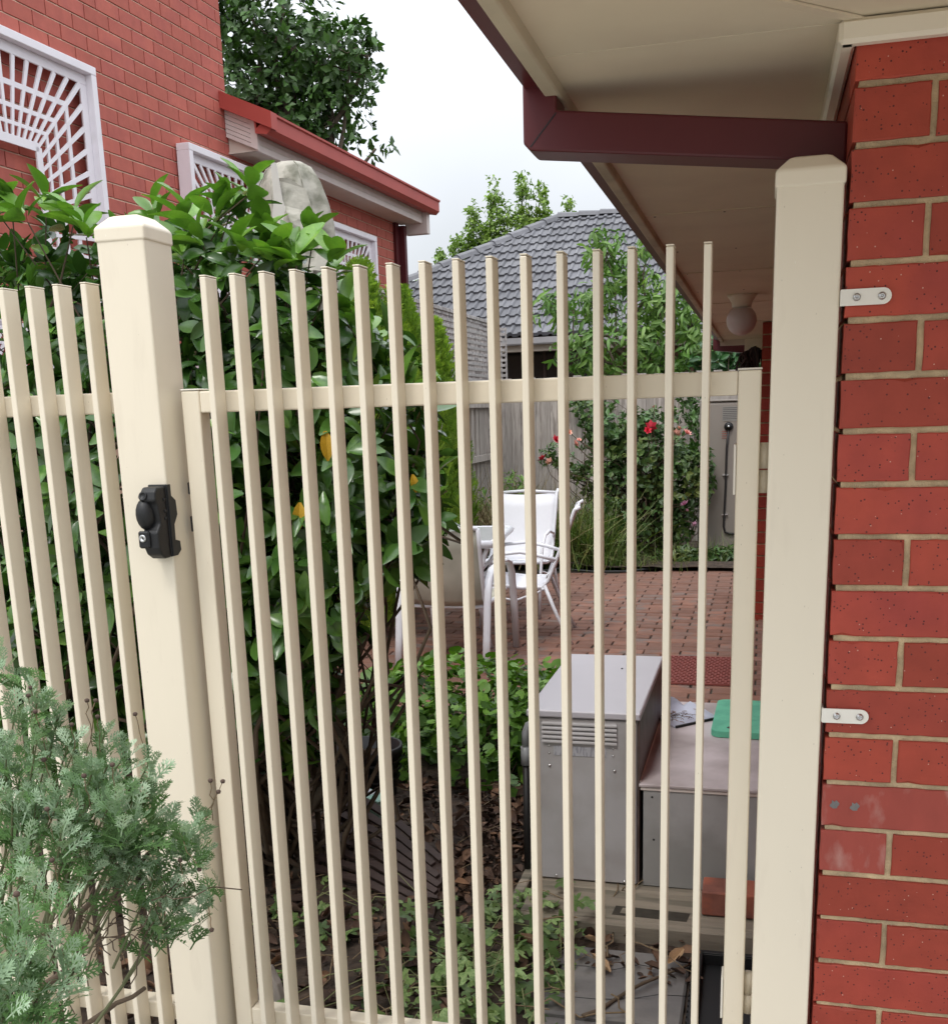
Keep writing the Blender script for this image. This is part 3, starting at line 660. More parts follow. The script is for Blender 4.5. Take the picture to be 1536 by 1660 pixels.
# ================================================================== LEFT HOUSE
WA, WB = -4.128, .051
nrm = math.hypot(1, WB)
def WL(s, z, o):     # s = distance north, o = out from the wall
    return (WA+WB*s+o/nrm, s-o*WB/nrm, z)
def wbox(m, s0, s1, z0, z1, o0, o1, c=0):
    T = lambda x, y, z: WL(y, z, x)
    return m.cbox(o0, o1, s0, s1, z0, z1, c, T=T) if c else m.box(o0, o1, s0, s1, z0, z1, T=T)
def left_house():
    H = thing('two_storey_house', 'pink red brick house on the left with white trellises and a red gutter', 'house', (-3.8, 7.5, 0))
    C = 7.55; E_ = 10.75
    m = MB(); wbox(m, 3.2, C-.004, -.02, 6.2, -.3, -.009); wbox(m, C-.004, E_, -.02, 3.6, -.3, -.009); m.build('wall', MORTL, H)
    m = MB(); m.add([WL(C, -.02, -.006), WL(C, -.02, -6), WL(C, 6.2, -6), WL(C, 6.2, -.006)], [(0, 1, 2, 3)]); m.build('wall', MORTL, H)
    m = MB(); m.add([WL(3.2, -.02, -.3), WL(3.2, 6.2, -.3), WL(3.2, 6.2, -6), WL(3.2, -.02, -6)], [(0, 1, 2, 3)]); m.build('wall', MORTL, H)
    ang = -math.atan(WB)
    c = {}
    def bk(L):
        if L not in c:
            me = MB().cbox(-.03, 0, 0, L, 0, .0765, .0012).mesh('brick'); me.materials.append(BRKL); c[L] = me
        return c[L]
    beds = MB()
    z0 = None
    d = CR.T @ np.array([(0-768)/1730.37, (17.2-1065.64)/1730.37, 1.0]); tt = WA/(d[0]-WB*d[1]); zA = d[2]*tt+EYE
    d = CR.T @ np.array([(121.4-768)/1730.37, (71.9-1065.64)/1730.37, 1.0]); tt = WA/(d[0]-WB*d[1]); sA = d[1]*tt
    rest = MB(); cand = []; pitch = .2285
    for k in range(-20, 40):
        zb = zA-.0855*k-.0785
        if 1.5 < zb < 4.9:
            e_ = C if zb > 3.4 else E_
            beds.add([WL(3.3, zb+.0765, -.0012), WL(e_, zb+.0765, -.0012), WL(e_, zb+.0857, -.0085), WL(3.3, zb+.0857, -.0085)], [(0, 1, 2, 3)])
        if zb < 1.5 or zb > 4.9: continue
        s_ = sA+(pitch/2 if k % 2 else 0)-pitch*16
        while s_ < E_:
            lo, hi = s_+.004, s_+pitch-.004
            top = C if zb > 3.42 else E_
            if hi > top-.002: hi = top-.002
            if hi-lo > .04 and lo > 3.3: cand.append((lo, hi, zb))
            s_ += pitch
    P = np.array([WL((a+b)/2, z+.04, 0) for a, b, z in cand]); x, y, dd = project(P)
    vis = (x > -30) & (x < 700) & (y > -25) & (y < 470) & ~((x > 380) & (y < 230)) & ~((x < 290) & (y > 345))
    order = [i for i in np.argsort(dd+np.where(vis, 0, 99)) if vis[i]][:297]; ks = set(order)
    for i, (a, b, z) in enumerate(cand):
        if i in ks:
            o = bpy.data.objects.new('brick', bk(round(b-a, 3))); COL.objects.link(o); o.parent = H
            q = Vector(WL(a, z, random.uniform(-.001, .001)))-Vector(H.location); o.location = q; o.rotation_euler = (random.uniform(-.002, .002), 0, ang+random.uniform(-.003, .003))
        else: wbox(rest, a, b, z, z+.0765, -.03, 0, .0012)
    rest.build('brickwork', BRKL, H, kind='stuff'); fixn(beds.build('mortar_beds', MORTL, H, kind='stuff'))
    # boxed eave of the low wing
    s0, s1, ZL = C-.03, E_+.10, 3.40; OF = .245
    m = MB(); wbox(m, s0+.01, s1, ZL, ZL+.012, .002, OF-.02); m.build('soffit', BEIGE, H)
    m = MB(); wbox(m, s0, s1-.02, ZL-.005, ZL+.19, OF-.02, OF, .002); m.build('fascia', WHITEB, H)
    for i in range(4):
        zz = ZL+.04+i*.035; m = MB(); wbox(m, s0, s1-.03, zz, zz+.006, OF+.0005, OF+.0035); m.build('fascia_groove', BEIGE, H)
    # raked gable end facing the lane: grooved boards under a red barge
    sl = -.44
    def raked(o0, o1, za, zb, s_a, s_b):  # za/zb = heights at o=0
        m = MB(); P = [(o0, za+sl*o0), (o1, za+sl*o1), (o1, zb+sl*o1), (o0, zb+sl*o0)]
        m.prism(P, s_a, s_b, lambda a, b, h: WL(h, b, a)); return m
    m = MB(); m.prism([(.003, ZL), (OF-.024, ZL), (OF-.024, ZL+.015), (.003, ZL+.13)], s0+.02, s0+.03, lambda a, b, h: WL(h, b, a)); fixn(m.build('soffit_return', BEIGE, H))
    for i in range(6):
        fixn(raked(.004, OF-.045, ZL+.11+i*.030, ZL+.11+i*.030+.027, s0-.012+.0*i, s0+.012).build('end_board', WHITEB, H))
    fixn(raked(OF-.045, OF+.006, ZL+.11, ZL+.11+6*.030, s0-.018, s0+.012).build('corner_board', WHITEB, H))
    g = raked(-.01, OF+.15, ZL+.288, ZL+.398, s0-.07, s0+.02); fixn(g.build('barge_flashing', GUTRED, H))
    prof = [(OF+.004, .20), (OF+.01, .10), (OF+.10, .085), (OF+.135, .115), (OF+.135, .20), (OF+.148, .208), (OF+.148, .222), (OF+.12, .222), (OF+.12, .205), (OF+.02, .13), (OF+.02, .2)]
    m = MB(); m.prism(prof, s0-.05, s1+.12, lambda a, b, h: WL(h, ZL+b, a)); fixn(m.build('gutter', GUTRED, H))
    # far boxed end
    m = MB(); wbox(m, s1-.02, s1+.06, ZL-.10, ZL+.16, .06, OF+.05, .003); m.build('end_box', WHITEB, H)
    # roof above the wing
    m = MB(); m.prism([(OF+.12, .19), (-4, 1.7), (-4, 1.66), (OF+.12, .16)], s0+.02, s1+.1, lambda a, b, h: WL(h, ZL+b, a)); fixn(m.build('roof', TILE, H))
    # downpipe on the far corner
    m = MB(); m.cbox(-4.128+WB*E_+.004, -4.128+WB*E_+.085, E_-.005, E_+.06, 0, ZL-.02, .006); m.build('downpipe', DKRED, H)
    m = MB(); wbox(m, E_-.10, E_-.012, 1.5, ZL-.002, .002, .03); m.build('corner_strip', DKRED, H)
WHITEB = mat('grooved_white_boards', (.68, .60, .56), .55, .06, 12)
left_house()

def trellis(s0, s1, z0, z1, i0, i1, iz0, iz1, label, ntop, nside):
    t = thing('trellis', label, 'trellis', WL(s0, z1, 0), group='white perspective trellises on the brick wall')
    F = .045; D = .11
    def prt(name, s_a, s_b, za, zb, o0, o1): m = MB(); wbox(m, s_a, s_b, za, zb, o0, o1, .003); return m.build(name, WHITE, t)
    prt('frame_board', s0, s1, z1-F, z1, .01, D); prt('frame_board', s0, s1, z0, z0+F, .01, D)
    prt('frame_board', s0, s0+F, z0+F, z1-F, .01, D-.001); prt('frame_board', s1-F, s1, z0+F, z1-F, .01, D-.001)
    G = .055; a0, a1, b0, b1 = s0+F+G, s1-F-G, z0+F+G, z1-F-G; O0, O1 = .055, .067
    for (p, q, r, s_) in ((s0+F, s1-F, b1, z1-F), (s0+F, s1-F, z0+F, b0), (s0+F, a0, b0, b1), (a1, s1-F, b0, b1)): prt('border_board', p, q, r, s_, O0, O1)
    def bar(p, q, w0, w1, oo=0):
        p = np.array(p); q = np.array(q); d = (q-p)/np.linalg.norm(q-p); n = np.array([-d[1], d[0]])
        m = MB(); poly = [p-n*w0/2, q-n*w1/2, q+n*w1/2, p+n*w0/2]; m.prism([tuple(v) for v in poly], O0+oo, O1+oo-.0015, lambda a, b, h: WL(a, b, h)); return fixn(m.build('slat', WHITE, t))
    O = [(a0, b1), (a1, b1), (a1, b0), (a0, b0)]; I = [(i0, iz1), (i1, iz1), (i1, iz0), (i0, iz0)]
    for k in range(4):
        n = ntop if k % 2 == 0 else nside; Oa, Ob, Ia, Ib = map(np.array, (O[k], O[(k+1) % 4], I[k], I[(k+1) % 4]))
        for j in range(n):
            if k == 2 and False: continue
            f = j/n; bar(Oa+(Ob-Oa)*f, Ia+(Ib-Ia)*f, .026 if j else .03, .014, .002)
        for f in (.34, .60, .80):
            bar(Oa+(Ia-Oa)*f, Ob+(Ib-Ob)*f, .034-.018*f, .034-.018*f)
        bar(Ia, Ib, .045, .045, .004)
trellis(4.42, 5.905, 1.55, 3.52, 4.93, 5.39, 2.06, 3.0, 'nearest white trellis, left of the thick post, with an open centre', 12, 15)
trellis(6.83, 8.15, 1.75, 3.325, 7.28, 7.70, 2.2, 2.87, 'white trellis half hidden behind the camellia tips', 12, 13)
trellis(8.66, 9.965, 1.6, 3.165, 9.10, 9.53, 2.05, 2.72, 'farthest white trellis, above the golden conifer tips', 12, 13)

def umbrella():
    t = thing('covered_umbrella', 'folded garden umbrella under a mouldy canvas cover with a strap', 'umbrella', (-2.18, 5.0, 0))
    m = MB(); m.tube([(0, 0, 0), (0, 0, 2.6)], .024, 12); m.build('pole', WMETAL, t, True, world=False)
    prof = [(.0, 2.722), (.05, 2.715), (.095, 2.685), (.128, 2.62), (.145, 2.52), (.152, 2.42), (.15, 2.33), (.12, 2.20), (.09, 2.0), (.07, 1.7), (.05, 1.3)]
    v = []; f = []; n = 48
    for i, (r, z) in enumerate(prof):
        for k in range(n):
            a = 2*math.pi*k/n; w = 1-.20*abs(math.sin(3.5*a+.4))*min(1, i/4)+.10*abs(math.sin(6*a+z*6))*min(1, i/5)+.05
            zz = z-(.12*max(0, math.cos(a-.3))+.07*abs(math.sin(3.5*a+.4)) if i >= 6 else 0)
            sh = .05*max(0, 2.62-z)*2.2
            v.append((r*w*math.cos(a)*1.15+sh, r*w*math.sin(a)*.85, zz))
    for i in range(len(prof)-1):
        for k in range(n): f.append((i*n+k, i*n+(k+1) % n, i*n+n+(k+1) % n, i*n+n+k))
    m = MB(); m.add(v, f); o = fixn(m.build('canvas_cover', CANV, t, True, world=False))
    for a_ in (-1.9, -.9, -2.7):
        m = MB(); m.tube([((r*1.02)*math.cos(a_)*1.17+.05*max(0, 2.62-z)*2.2, r*1.03*math.sin(a_)*.87, z) for r, z in prof[1:8]], .003, 4); m.build('seam', CANV, t, world=False)
    m = MB(); m.prism([(-.012, 2.68), (.012, 2.68), (.03, 2.52), (.09, 2.33), (.065, 2.28), (-.03, 2.44), (-.012, 2.53)], -.175, -.168, lambda a, b, h: (a, h-(b-2.6)*.05, b)); fixn(m.build('strap', CANVL, t, world=False))
    F_ = [(-.02, 2.62, -.128), (.05, 2.62, -.120), (.125, 2.57, -.10), (.16, 2.46, -.10), (.195, 2.33, -.11), (.235, 2.20, -.12), (.16, 2.21, -.150), (.13, 2.02, -.13), (.07, 2.20, -.165), (.02, 2.36, -.150), (.075, 2.42, -.172), (.03, 2.50, -.138)]
    m = MB(); m.add([(a, c-.02, b) for a, b, c in F_], [(0, 1, 2, 11), (11, 2, 3, 10), (10, 3, 4, 8), (11, 10, 9), (9, 10, 8), (4, 5, 6, 8), (6, 7, 8)]); fo = m.build('canvas_flap', CANV, t, world=False); q = fo.modifiers.new('s', 'SOLIDIFY'); q.thickness = .003
    m = MB(); m.lathe([(0, 0), (.25, 0), (.25, .06), (.05, .09), (0, .09)], (0, 0, 0), 24); m.build('base', CONC, t, True, world=False)
CANVL = mat('pale_canvas_strap', (.62, .60, .55), .85, .08)
umbrella()

# ================================================================== PALING FENCES AND LATTICE
def palings(name, label, p0, p1, ztop, inward, vis_test=True):
    p0 = np.array(p0); p1 = np.array(p1); L = np.linalg.norm(p1-p0); u = (p1-p0)/L; t = thing(name, label, 'fence', (p0[0], p0[1], 0)); rz = math.atan2(u[1], u[0])
    nn = np.array([-u[1], u[0]])*inward
    me = [MB().cbox(0, w, -.007, .007, 0, ztop, .0015).mesh('paling') for w in (.099, .104, .094)]
    for q in me: q.materials.append(PALE)
    s_ = 0; i = 0
    while s_ < L-.05:
        k = random.randrange(3); off = .007*(1 if i % 2 else -1)
        o = bpy.data.objects.new('paling', me[k]); COL.objects.link(o); o.parent = t; pp = u*s_+nn*off
        o.location = (pp[0], pp[1], random.uniform(-.03, .012)); o.rotation_euler = (random.uniform(-.006, .006), random.uniform(-.006, .006), rz+random.uniform(-.01, .01)); s_ += .0925; i += 1
    for z in (.35, 1.0, 1.6):
        m = MB(); q = -nn*.045; T = lambda x, y, z_: (p0[0]+u[0]*x+q[0]+nn[0]*y, p0[1]+u[1]*x+q[1]+nn[1]*y, z_); m.box(0, L, -.02, .02, z, z+.07, T=T); fixn(m.build('fence_rail', PALE, t))
    return t
palings('paling_fence', 'grey weathered paling fence along the back behind the roses', (-3.15, 12.6), (.1, 12.6), 1.92, -1)
palings('paling_fence', 'grey paling fence along the left side, seen edge on, below the lattice', (-3.15, 6.2), (-3.15, 12.58), 1.86, 1)
def lattice():
    t = thing('lattice_screen', 'weathered square lattice screen standing on top of the side fence', 'lattice', (-3.15, 9.3, 1.8))
    zt = 2.56; y0, y1 = 8.9, 12.6; m = MB(); y = y0
    while y < y1: m.box(-3.158, -3.150, y, y+.022, 1.82, zt); y += .058
    m.build('upright_slats', LATT, t, kind='stuff')
    me = MB().cbox(-.0045, .0045, 0, y1-y0, 0, .030, .001).mesh('slat'); me.materials.append(LATT); z = 1.83
    while z < zt-.02:
        o = bpy.data.objects.new('slat', me); COL.objects.link(o); o.parent = t; o.location = (.0055, y0-9.3, z-1.8); o.rotation_euler = (random.uniform(-.0015, .0015), 0, 0); z += .058
    m = MB(); m.cbox(-3.17, -3.125, y0, y1, zt-.005, zt+.03, .002); m.build('cap_rail', LATT, t)
    m = MB(); m.cbox(-3.2, -3.12, 12.58, 12.66, 0, zt+.02, .004); m.build('corner_post', LATT, t)
    # return of the screen along the back fence
    m = MB(); x = -3.11
    while x < -2.93: m.box(x, x+.022, 12.62, 12.628, 1.8, zt-.06); x += .058
    z = 1.83
    while z < zt-.08: m.box(-3.11, -2.93, 12.611, 12.619, z, z+.03); z += .058
    m.build('return_screen', LATT, t, kind='stuff')
lattice()

# ================================================================== NEIGHBOUR'S HOUSE BEHIND
def neighbour():
    H = thing('tiled_roof_house', 'neighbouring house behind the fence with a charcoal tiled hip roof', 'house', (-3.9, 16, 0))
    ZE = 2.62; Y0 = 16.0; tanp = .577; XL = -7.9; RX, RY_ = -3.59, 19.83
    m = MB(); m.box(-7.3, 5, 16.55, 24, -.02, 2.6); w = m.build('wall', BRKN, H)
    # coursed bricks near the window as one sheet of real courses
    b = MB(); k = 0; z = .9
    while z < 2.5:
        x = -5.2+(.12 if k % 2 else 0)
        while x < 0: b.box(x, x+.228, 16.535, 16.56, z, z+.076); x += .24
        z += .086; k += 1
    b.build('brickwork', BRKN, H, kind='stuff')
    wd = MB(); wd.box(-4.0, -2.45, 16.515, 16.53, 1.7, 2.54); wo = wd.build('window', GLASSD, H)
    fr = MB()
    for a in (-4.03, -3.25, -2.46): fr.box(a, a+.04, 16.50, 16.514, 1.7, 2.54)
    fr.box(-4.03, -2.42, 16.50, 16.513, 1.66, 1.7); fr.build('window_frame', DKWOOD, wo)
    m = MB(); m.cbox(XL, 6, Y0-.01, Y0+.015, ZE-.22, ZE-.06, .003); m.build('fascia', BEIGE, H)
    m = MB(); m.box(XL, 6, Y0+.015, 16.55, ZE-.2, ZE-.18); m.build('eave_soffit', BEIGE, H)
    m = MB(); m.prism([(0, 0), (-.11, 0), (-.12, .02), (-.12, .10), (-.105, .10), (-.105, .02), (0, .02)], XL, 6, lambda a, b_, h: (h, Y0-.012+a, ZE-.13+b_)); fixn(m.build('gutter', mat('grey_gutter', (.33, .32, .33), .5), H))
    # backing plane of the roof
    m = MB(); e = .05
    m.add([(XL, Y0, ZE-e), (6, Y0, ZE-e), (6, RY_, ZE-e+tanp*(RY_-Y0)), (RX, RY_, ZE-e+tanp*(RY_-Y0)), (XL, 2*RY_-Y0, ZE-e), (6, 2*RY_-Y0, ZE-e)], [(0, 1, 2, 3), (0, 3, 4), (3, 2, 5, 4)]); m.build('roof_underlay', DKWOOD, H)
    # one interlocking tile: two rolls across, thick front edge
    n = 8; w_ = .300; ln = .36; v = []; f = []
    prof = [0, .004, .024, .030, .006, .004, .024, .030, .004]
    xs = [0, .25, .31, .44, .5, .75, .81, .94, 1.0]
    for j, (yy, zz) in enumerate(((0, -.006), (-.004, .046), (ln, .012))):
        for i in range(9):
            h = prof[i]; v.append((xs[i]*w_, yy, zz+(h if j else h-.004)))
    for j in range(2):
        for i in range(8): f.append((j*9+i, j*9+i+1, j*9+10+i, j*9+9+i))
    me = bpy.data.meshes.new('roof_tile'); me.from_pydata(v, [], f); me.materials.append(TILE)
    ang = math.atan(tanp); ca, sa = math.cos(ang), math.sin(ang); cand = []
    for r in range(16):
        s_ = r*.30; y = Y0-.02+s_*ca; z = ZE+s_*sa
        xl = XL+(y-Y0)*(RX-XL)/(RY_-Y0)+.05; xx = 3.0-(0.15 if r % 2 else 0)
        while xx > xl: cand.append((xx, y, z)); xx -= .300
    cand = [c for c in cand if c[1] < RY_-.05]
    P = np.array(cand); x, yq, d = project(P); vis = (x > 640) & (x < 1185) & (yq > 330); order = np.argsort(np.where(vis, np.abs(x-900), 9e4))[:298]; ks = set(int(i) for i in order if vis[i]); rest = MB()
    for i, (xx, y, z) in enumerate(cand):
        if i in ks:
            o = bpy.data.objects.new('roof_tile', me); COL.objects.link(o); o.parent = H; o.location = (xx+3.9, y-16, z+random.uniform(-.003, .003)); o.rotation_euler = (ang+random.uniform(-.01, .01), 0, random.uniform(-.008, .008))
        else: rest.add([(xx+a, y+b*ca-c*sa, z+b*sa+c*ca) for a, b, c in v], f)
    rest.build('tiled_field', TILE, H, kind='stuff')
    # hip and ridge caps
    capm = MB()
    def cap(p, q, nme):
        p = np.array(p); q = np.array(q); L = np.linalg.norm(q-p); k = int(L/.36)
        for i in range(k):
            a = p+(q-p)*i/k; b = p+(q-p)*(i+1.12)/k; m_ = MB(); d = (b-a)/np.linalg.norm(b-a); s_ = np.cross(d, [0, 0, 1]); s_ /= np.linalg.norm(s_); n_ = np.cross(s_, d)
            vv = []
            for e_, w0 in ((a, .165), (b, .145)):
                for an in (0, 40, 65, 90, 115, 140, 180): vv.append(tuple(e_+s_*w0*math.cos(math.radians(an))+n_*(w0*.62*math.sin(math.radians(an))-.06+(.012 if e_ is a else 0))))
            m_.add(vv, [(i_, i_+1, i_+8, i_+7) for i_ in range(6)]+[(0, 1, 2, 3, 4, 5, 6)]); m_.build(nme, TILE, H)
    cap((XL, Y0, ZE+.06), (RX, RY_, ZE+tanp*(RY_-Y0)+.06), 'hip_tile'); cap((RX, RY_, ZE+tanp*(RY_-Y0)+.06), (2.0, RY_, ZE+tanp*(RY_-Y0)+.06), 'ridge_tile')
neighbour()

# ================================================================== THINGS BEHIND THE GATE
def platform():
    t = thing('timber_platform', 'low platform of weathered sleepers under the grey cabinet', 'platform', (-.68, 2.87, 0))
    y = 2.905
    for i, (w, z) in enumerate(((.20, .074), (.205, .0755), (.2, .073), (.2, .075), (.2, .074), (.2, .074))):
        m = MB(); m.cbox(-.672, .105, y, y+w, .02, z, .006); m.build('sleeper', TIMB, t); y += w+.004
    m = MB(); m.cbox(-.682, .11, 2.868, 2.902, -.0, .077, .004); m.build('front_board', TIMB, t)
    m = MB(); m.cbox(-.716, -.6835, 2.875, 4.15, -.01, .080, .004); m.build('edge_board', TIMB, t)
    # rebate cut in the front sleeper with debris
    m = MB(); m.prism([(-.395, 2.935), (-.175, 2.93), (-.168, 2.985), (-.39, 2.995)], .0745, .0752, lambda a, b, h: (a, b, h)); fixn(m.build('rebate', SAND, t))
    m = MB(); m.prism([(-.372, 2.948), (-.335, 2.946), (-.335, 2.98), (-.368, 2.982)], .0755, .0765, lambda a, b, h: (a, b, h)); fixn(m.build('worn_patch', TIMB, t))
platform()

def cabinet():
    x0, x1, y0, y1, z0, z1 = -.682, -.335, 3.14, 3.92, .078, .632
    t = thing('metal_cabinet', 'grey louvred metal cabinet with a pale flat lid on the timber platform', 'cabinet', (x0, y0, z0))
    m = MB(); m.cbox(x0+.004, x1-.008, y0+.012, y1-.01, z0, z1, .004); m.build('cabinet_body', GREYM, t)
    m = MB(); m.cbox(x0+.006, x1-.0095, y0, y0+.0105, z0+.003, z1-.016, .003); fp = m.build('front_panel', GREYM, t)
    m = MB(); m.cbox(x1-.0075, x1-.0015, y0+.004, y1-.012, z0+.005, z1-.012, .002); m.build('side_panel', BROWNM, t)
    m = MB(); m.cbox(x0-.006, x1+.002, y0-.008, y1, z1-.012, z1+.012, .004); bev(m.build('lid', LIDM, t), .002)
    for i in range(5):
        z = .608-i*.0145-.006
        v = []; f = []; n = 6; xa, xb = -.640, -.405
        for j in range(n+1):
            a = math.pi*j/n*.5; yy = y0-.0085*math.sin(a); zz = z+.0052-.010*(1-math.cos(a))
            v += [(xa+.004*(1-math.sin(a)), yy, zz), (xb-.004*(1-math.sin(a)), yy, zz)]
        for j in range(n): f.append((2*j, 2*j+1, 2*j+3, 2*j+2))
        f.append(tuple(range(0, 2*n+2, 2))); f.append(tuple(range(1, 2*n+2, 2))[::-1])
        m = MB(); m.add(v, f); fixn(m.build('louvre', GREYM, fp)); m = MB(); m.box(xa+.002, xb-.002, y0-.0012, y0-.0004, z-.0066, z-.0048); m.build('louvre_slot', BLACK, fp)
    m = MB(); m.cbox(-.603, -.438, y0-.0016, y0-.0005, .497, .528, .0004); m.build('label', LABEL, fp)
    for x, z, r in ((-.618, .527, .003), (-.418, .527, .003), (-.618, .503, .003), (-.418, .503, .003), (-.617, .462, .005), (-.413, .455, .005), (-.60, .092, .004), (-.382, .088, .006)):
        s = MB(); s.lathe([(0, 0), (r, 0), (r*.8, r*.5), (0, r*.75)], (0, 0, 0), 10); s.v = [(x+a, y0-.0005-c, z+b) for a, b, c in s.v]; s.build('screw', STEEL, fp, True)
    m = MB(); m.lathe([(0, 0), (.004, 0), (.003, .003), (0, .004)], (-.46, 3.70, z1+.012), 8); m.build('lid_plug', BLACK, t)
    # conduit on the left side
    m = MB(); m.tube([(-.708, 3.2, .08), (-.706, 3.2, .44)], .011, 10); m.build('conduit', PIPEB, t, True)
    m = MB(); m.tube([(-.706, 3.2, .44), (-.706, 3.2, .50)], .0165, 12); m.build('conduit_coupling', PIPEG, t, True)
    m = MB(); m.tube([(-.706, 3.2, .505), (-.705, 3.2, .545), (-.697, 3.205, .57), (-.680, 3.21, .578)], .013, 10); m.build('conduit_elbow', PIPEG, t, True)
    m = MB(); m.cbox(-.672, -.655, y0-.014, y0-.001, .44, .475, .002); m.build('latch', BLACK, t)
cabinet()

def cement_box():
    t = thing('cement_box', 'grey fibre cement box with a stained pinkish lid beside the cabinet', 'box', (-.33, 3.14, .078))
    m = MB(); m.cbox(-.325, .112, 3.146, 3.158, .078, .402, .002); m.build('front_sheet', CEM, t)
    m = MB(); m.cbox(-.325, -.313, 3.159, 4.1, .078, .402, .002); m.build('side_sheet', CEM, t)
    m = MB(); m.box(-.31, .112, 3.16, 4.1, .09, .40); m.build('box_core', CEM, t)
    m = MB(); m.cbox(-.338, .114, 3.138, 4.115, .408, .418, .002); m.build('lid', CEMT, t)
    m = MB(); m.cbox(-.334, .112, 3.142, 3.150, .396, .4065, .002); m.build('lid_lip', WHITEB, t)
    m = MB(); m.cbox(-.3395, -.333, 3.15, 4.1, .4185, .4235, .001); m.build('lid_edge_strip', WHITEB, t)
    m = MB(); m.lathe([(0, 0), (.0035, 0), (.0035, .001), (0, .001)], (0, 0, 0), 8)
    for x, z in ((-.298, .375), (-.292, .235)):
        q = MB(); q.v = [(x+a, 3.1455-c, z+b) for a, b, c in m.v]; q.f = list(m.f); q.build('nail_hole', BLACK, t)
cement_box()

def loose_brick():
    t = thing('loose_brick', 'single old red brick lying on the platform in front of the cement box', 'brick', (-.02, 3.03, .0775))
    m = MB(); m.cbox(-.135, .085, 2.975, 3.085, .0775, .1535, .004); o = m.build('brick_body', mat('orange_red_old_brick', (.33, .10, .06), .9, .25, 20, bump=.8, bscale=60, col2=(.2, .08, .06), mix=.8, mscale=12), t); bev(o, .003)
loose_brick()

def dustpan():
    t = thing('dustpan', 'pale blue dustpan full of dry twigs on the pinkish lid', 'dustpan', (-.21, 3.9, .419))
    ax = .785; ca, sa = math.cos(ax), math.sin(ax)
    def T(x, y, z): return (-.292+x*ca-y*sa, 3.915+x*sa+y*ca, .4195+z)
    W2 = .105
    v = []; f = []; n = 10
    rows = [(-.13, .004, W2), (-.05, .006, W2*.98), (.02, .010, W2*.92), (.05, .03, W2*.85), (.058, .055, W2*.80)]
    for y, z, w in rows:
        for i in range(n+1):
            u = -1+2*i/n; e = max(0, abs(u)-.8)/.2; side = .030*e*(min(1, (y+.13)/.15))
            v.append(T(u*w, y+(.018*(1-u*u) if y > .03 else 0), (z*(1-.6*abs(u)**3))+(side if y < .03 else 0)))
    for j in range(len(rows)-1):
        for i in range(n): f.append((j*(n+1)+i, j*(n+1)+i+1, (j+1)*(n+1)+i+1, (j+1)*(n+1)+i))
    m = MB(); m.add(v, f); o = m.build('pan', PANM, t, True); s = o.modifiers.new('s', 'SOLIDIFY'); s.thickness = .0025
    m = MB(); m.cbox(-W2, W2, -.137, -.129, .0, .008, .001, T=T); m.build('rubber_lip', BLACK, t)
    m = MB(); m.tube([T(.0, .07, .04), T(.01, .12, .035), T(.03, .20, .02)], [.011, .013, .011], 10); m.build('handle', PANM, t, True)
    m = MB()
    for i in range(70):
        a = T(random.gauss(-.03, .040), random.gauss(-.05, .025), .008+random.random()*.008); l = random.uniform(.008, .025); q = random.uniform(0, 6.3)
        m.tube([a, (a[0]+l*math.cos(q)*.5, a[1]+l*math.sin(q)*.5, a[2]+random.uniform(0, .006)), (a[0]+l*math.cos(q+.4), a[1]+l*math.sin(q+.4), a[2])], .0011, 3)
    m.build('debris', LITT, None, kind='stuff')
dustpan()
def kneeling_pad():
    t = thing('kneeling_pad', 'green foam kneeling pad with a hand slot on the pinkish lid', 'kneeling pad', (-.02, 3.86, .419))
    m = MB(); P = []
    hx, hy, r = .120, .215, .035
    for cx, cy, a0 in ((hx-r, hy-r, 0), (-hx+r, hy-r, 90), (-hx+r, -hy+r, 180), (hx-r, -hy+r, 270)):
        for i in range(6): a = math.radians(a0+i*18); P.append((cx+r*math.cos(a), cy+r*math.sin(a)))
    ca, sa = math.cos(-.02), math.sin(-.02)
    m.prism(P, 0, .024, lambda a, b, h: (-.022+a*ca-b*sa, 3.868+a*sa+b*ca, .419+h)); bev(fixn(m.build('foam_pad', GREENP, t)), .003)
    m = MB(); P = [( -.035+.012*math.cos(a)+(.0 if math.cos(a) < 0 else .05), -.165+.012*math.sin(a)) for a in np.linspace(0, 2*math.pi, 14, endpoint=False)]
    m.prism(P, .0241, .0248, lambda a, b, h: (-.045+a, 3.868+b, .419+h)); fixn(m.build('hand_slot', BLACK, t))
kneeling_pad()

def mat_grid():
    t = thing('rubber_mat', 'dark red open mesh rubber mat lying on the brick patio', 'mat', (-.32, 6.33, 0))
    m = MB(); x0, x1, y0, y1 = -.535, -.115, 5.995, 6.67; nx, ny = 13, 17; z0, z1 = .003, .014
    for j in range(ny+1):
        y = y0+(y1-y0)*j/ny; m.box(x0, x1, y-.0055, y+.0055, z0, z1-.0005)
    for j in range(ny):
        ya, yb = y0+(y1-y0)*j/ny, y0+(y1-y0)*(j+1)/ny
        for i in range(nx+1):
            x = x0+(x1-x0)*(i+(.5 if j % 2 else 0))/nx
            if x < x1+.001: m.box(x-.005, x+.005, ya+.004, yb-.004, z0, z1)
    m.build('mesh_grid', MAT_, t, kind='stuff')
mat_grid()

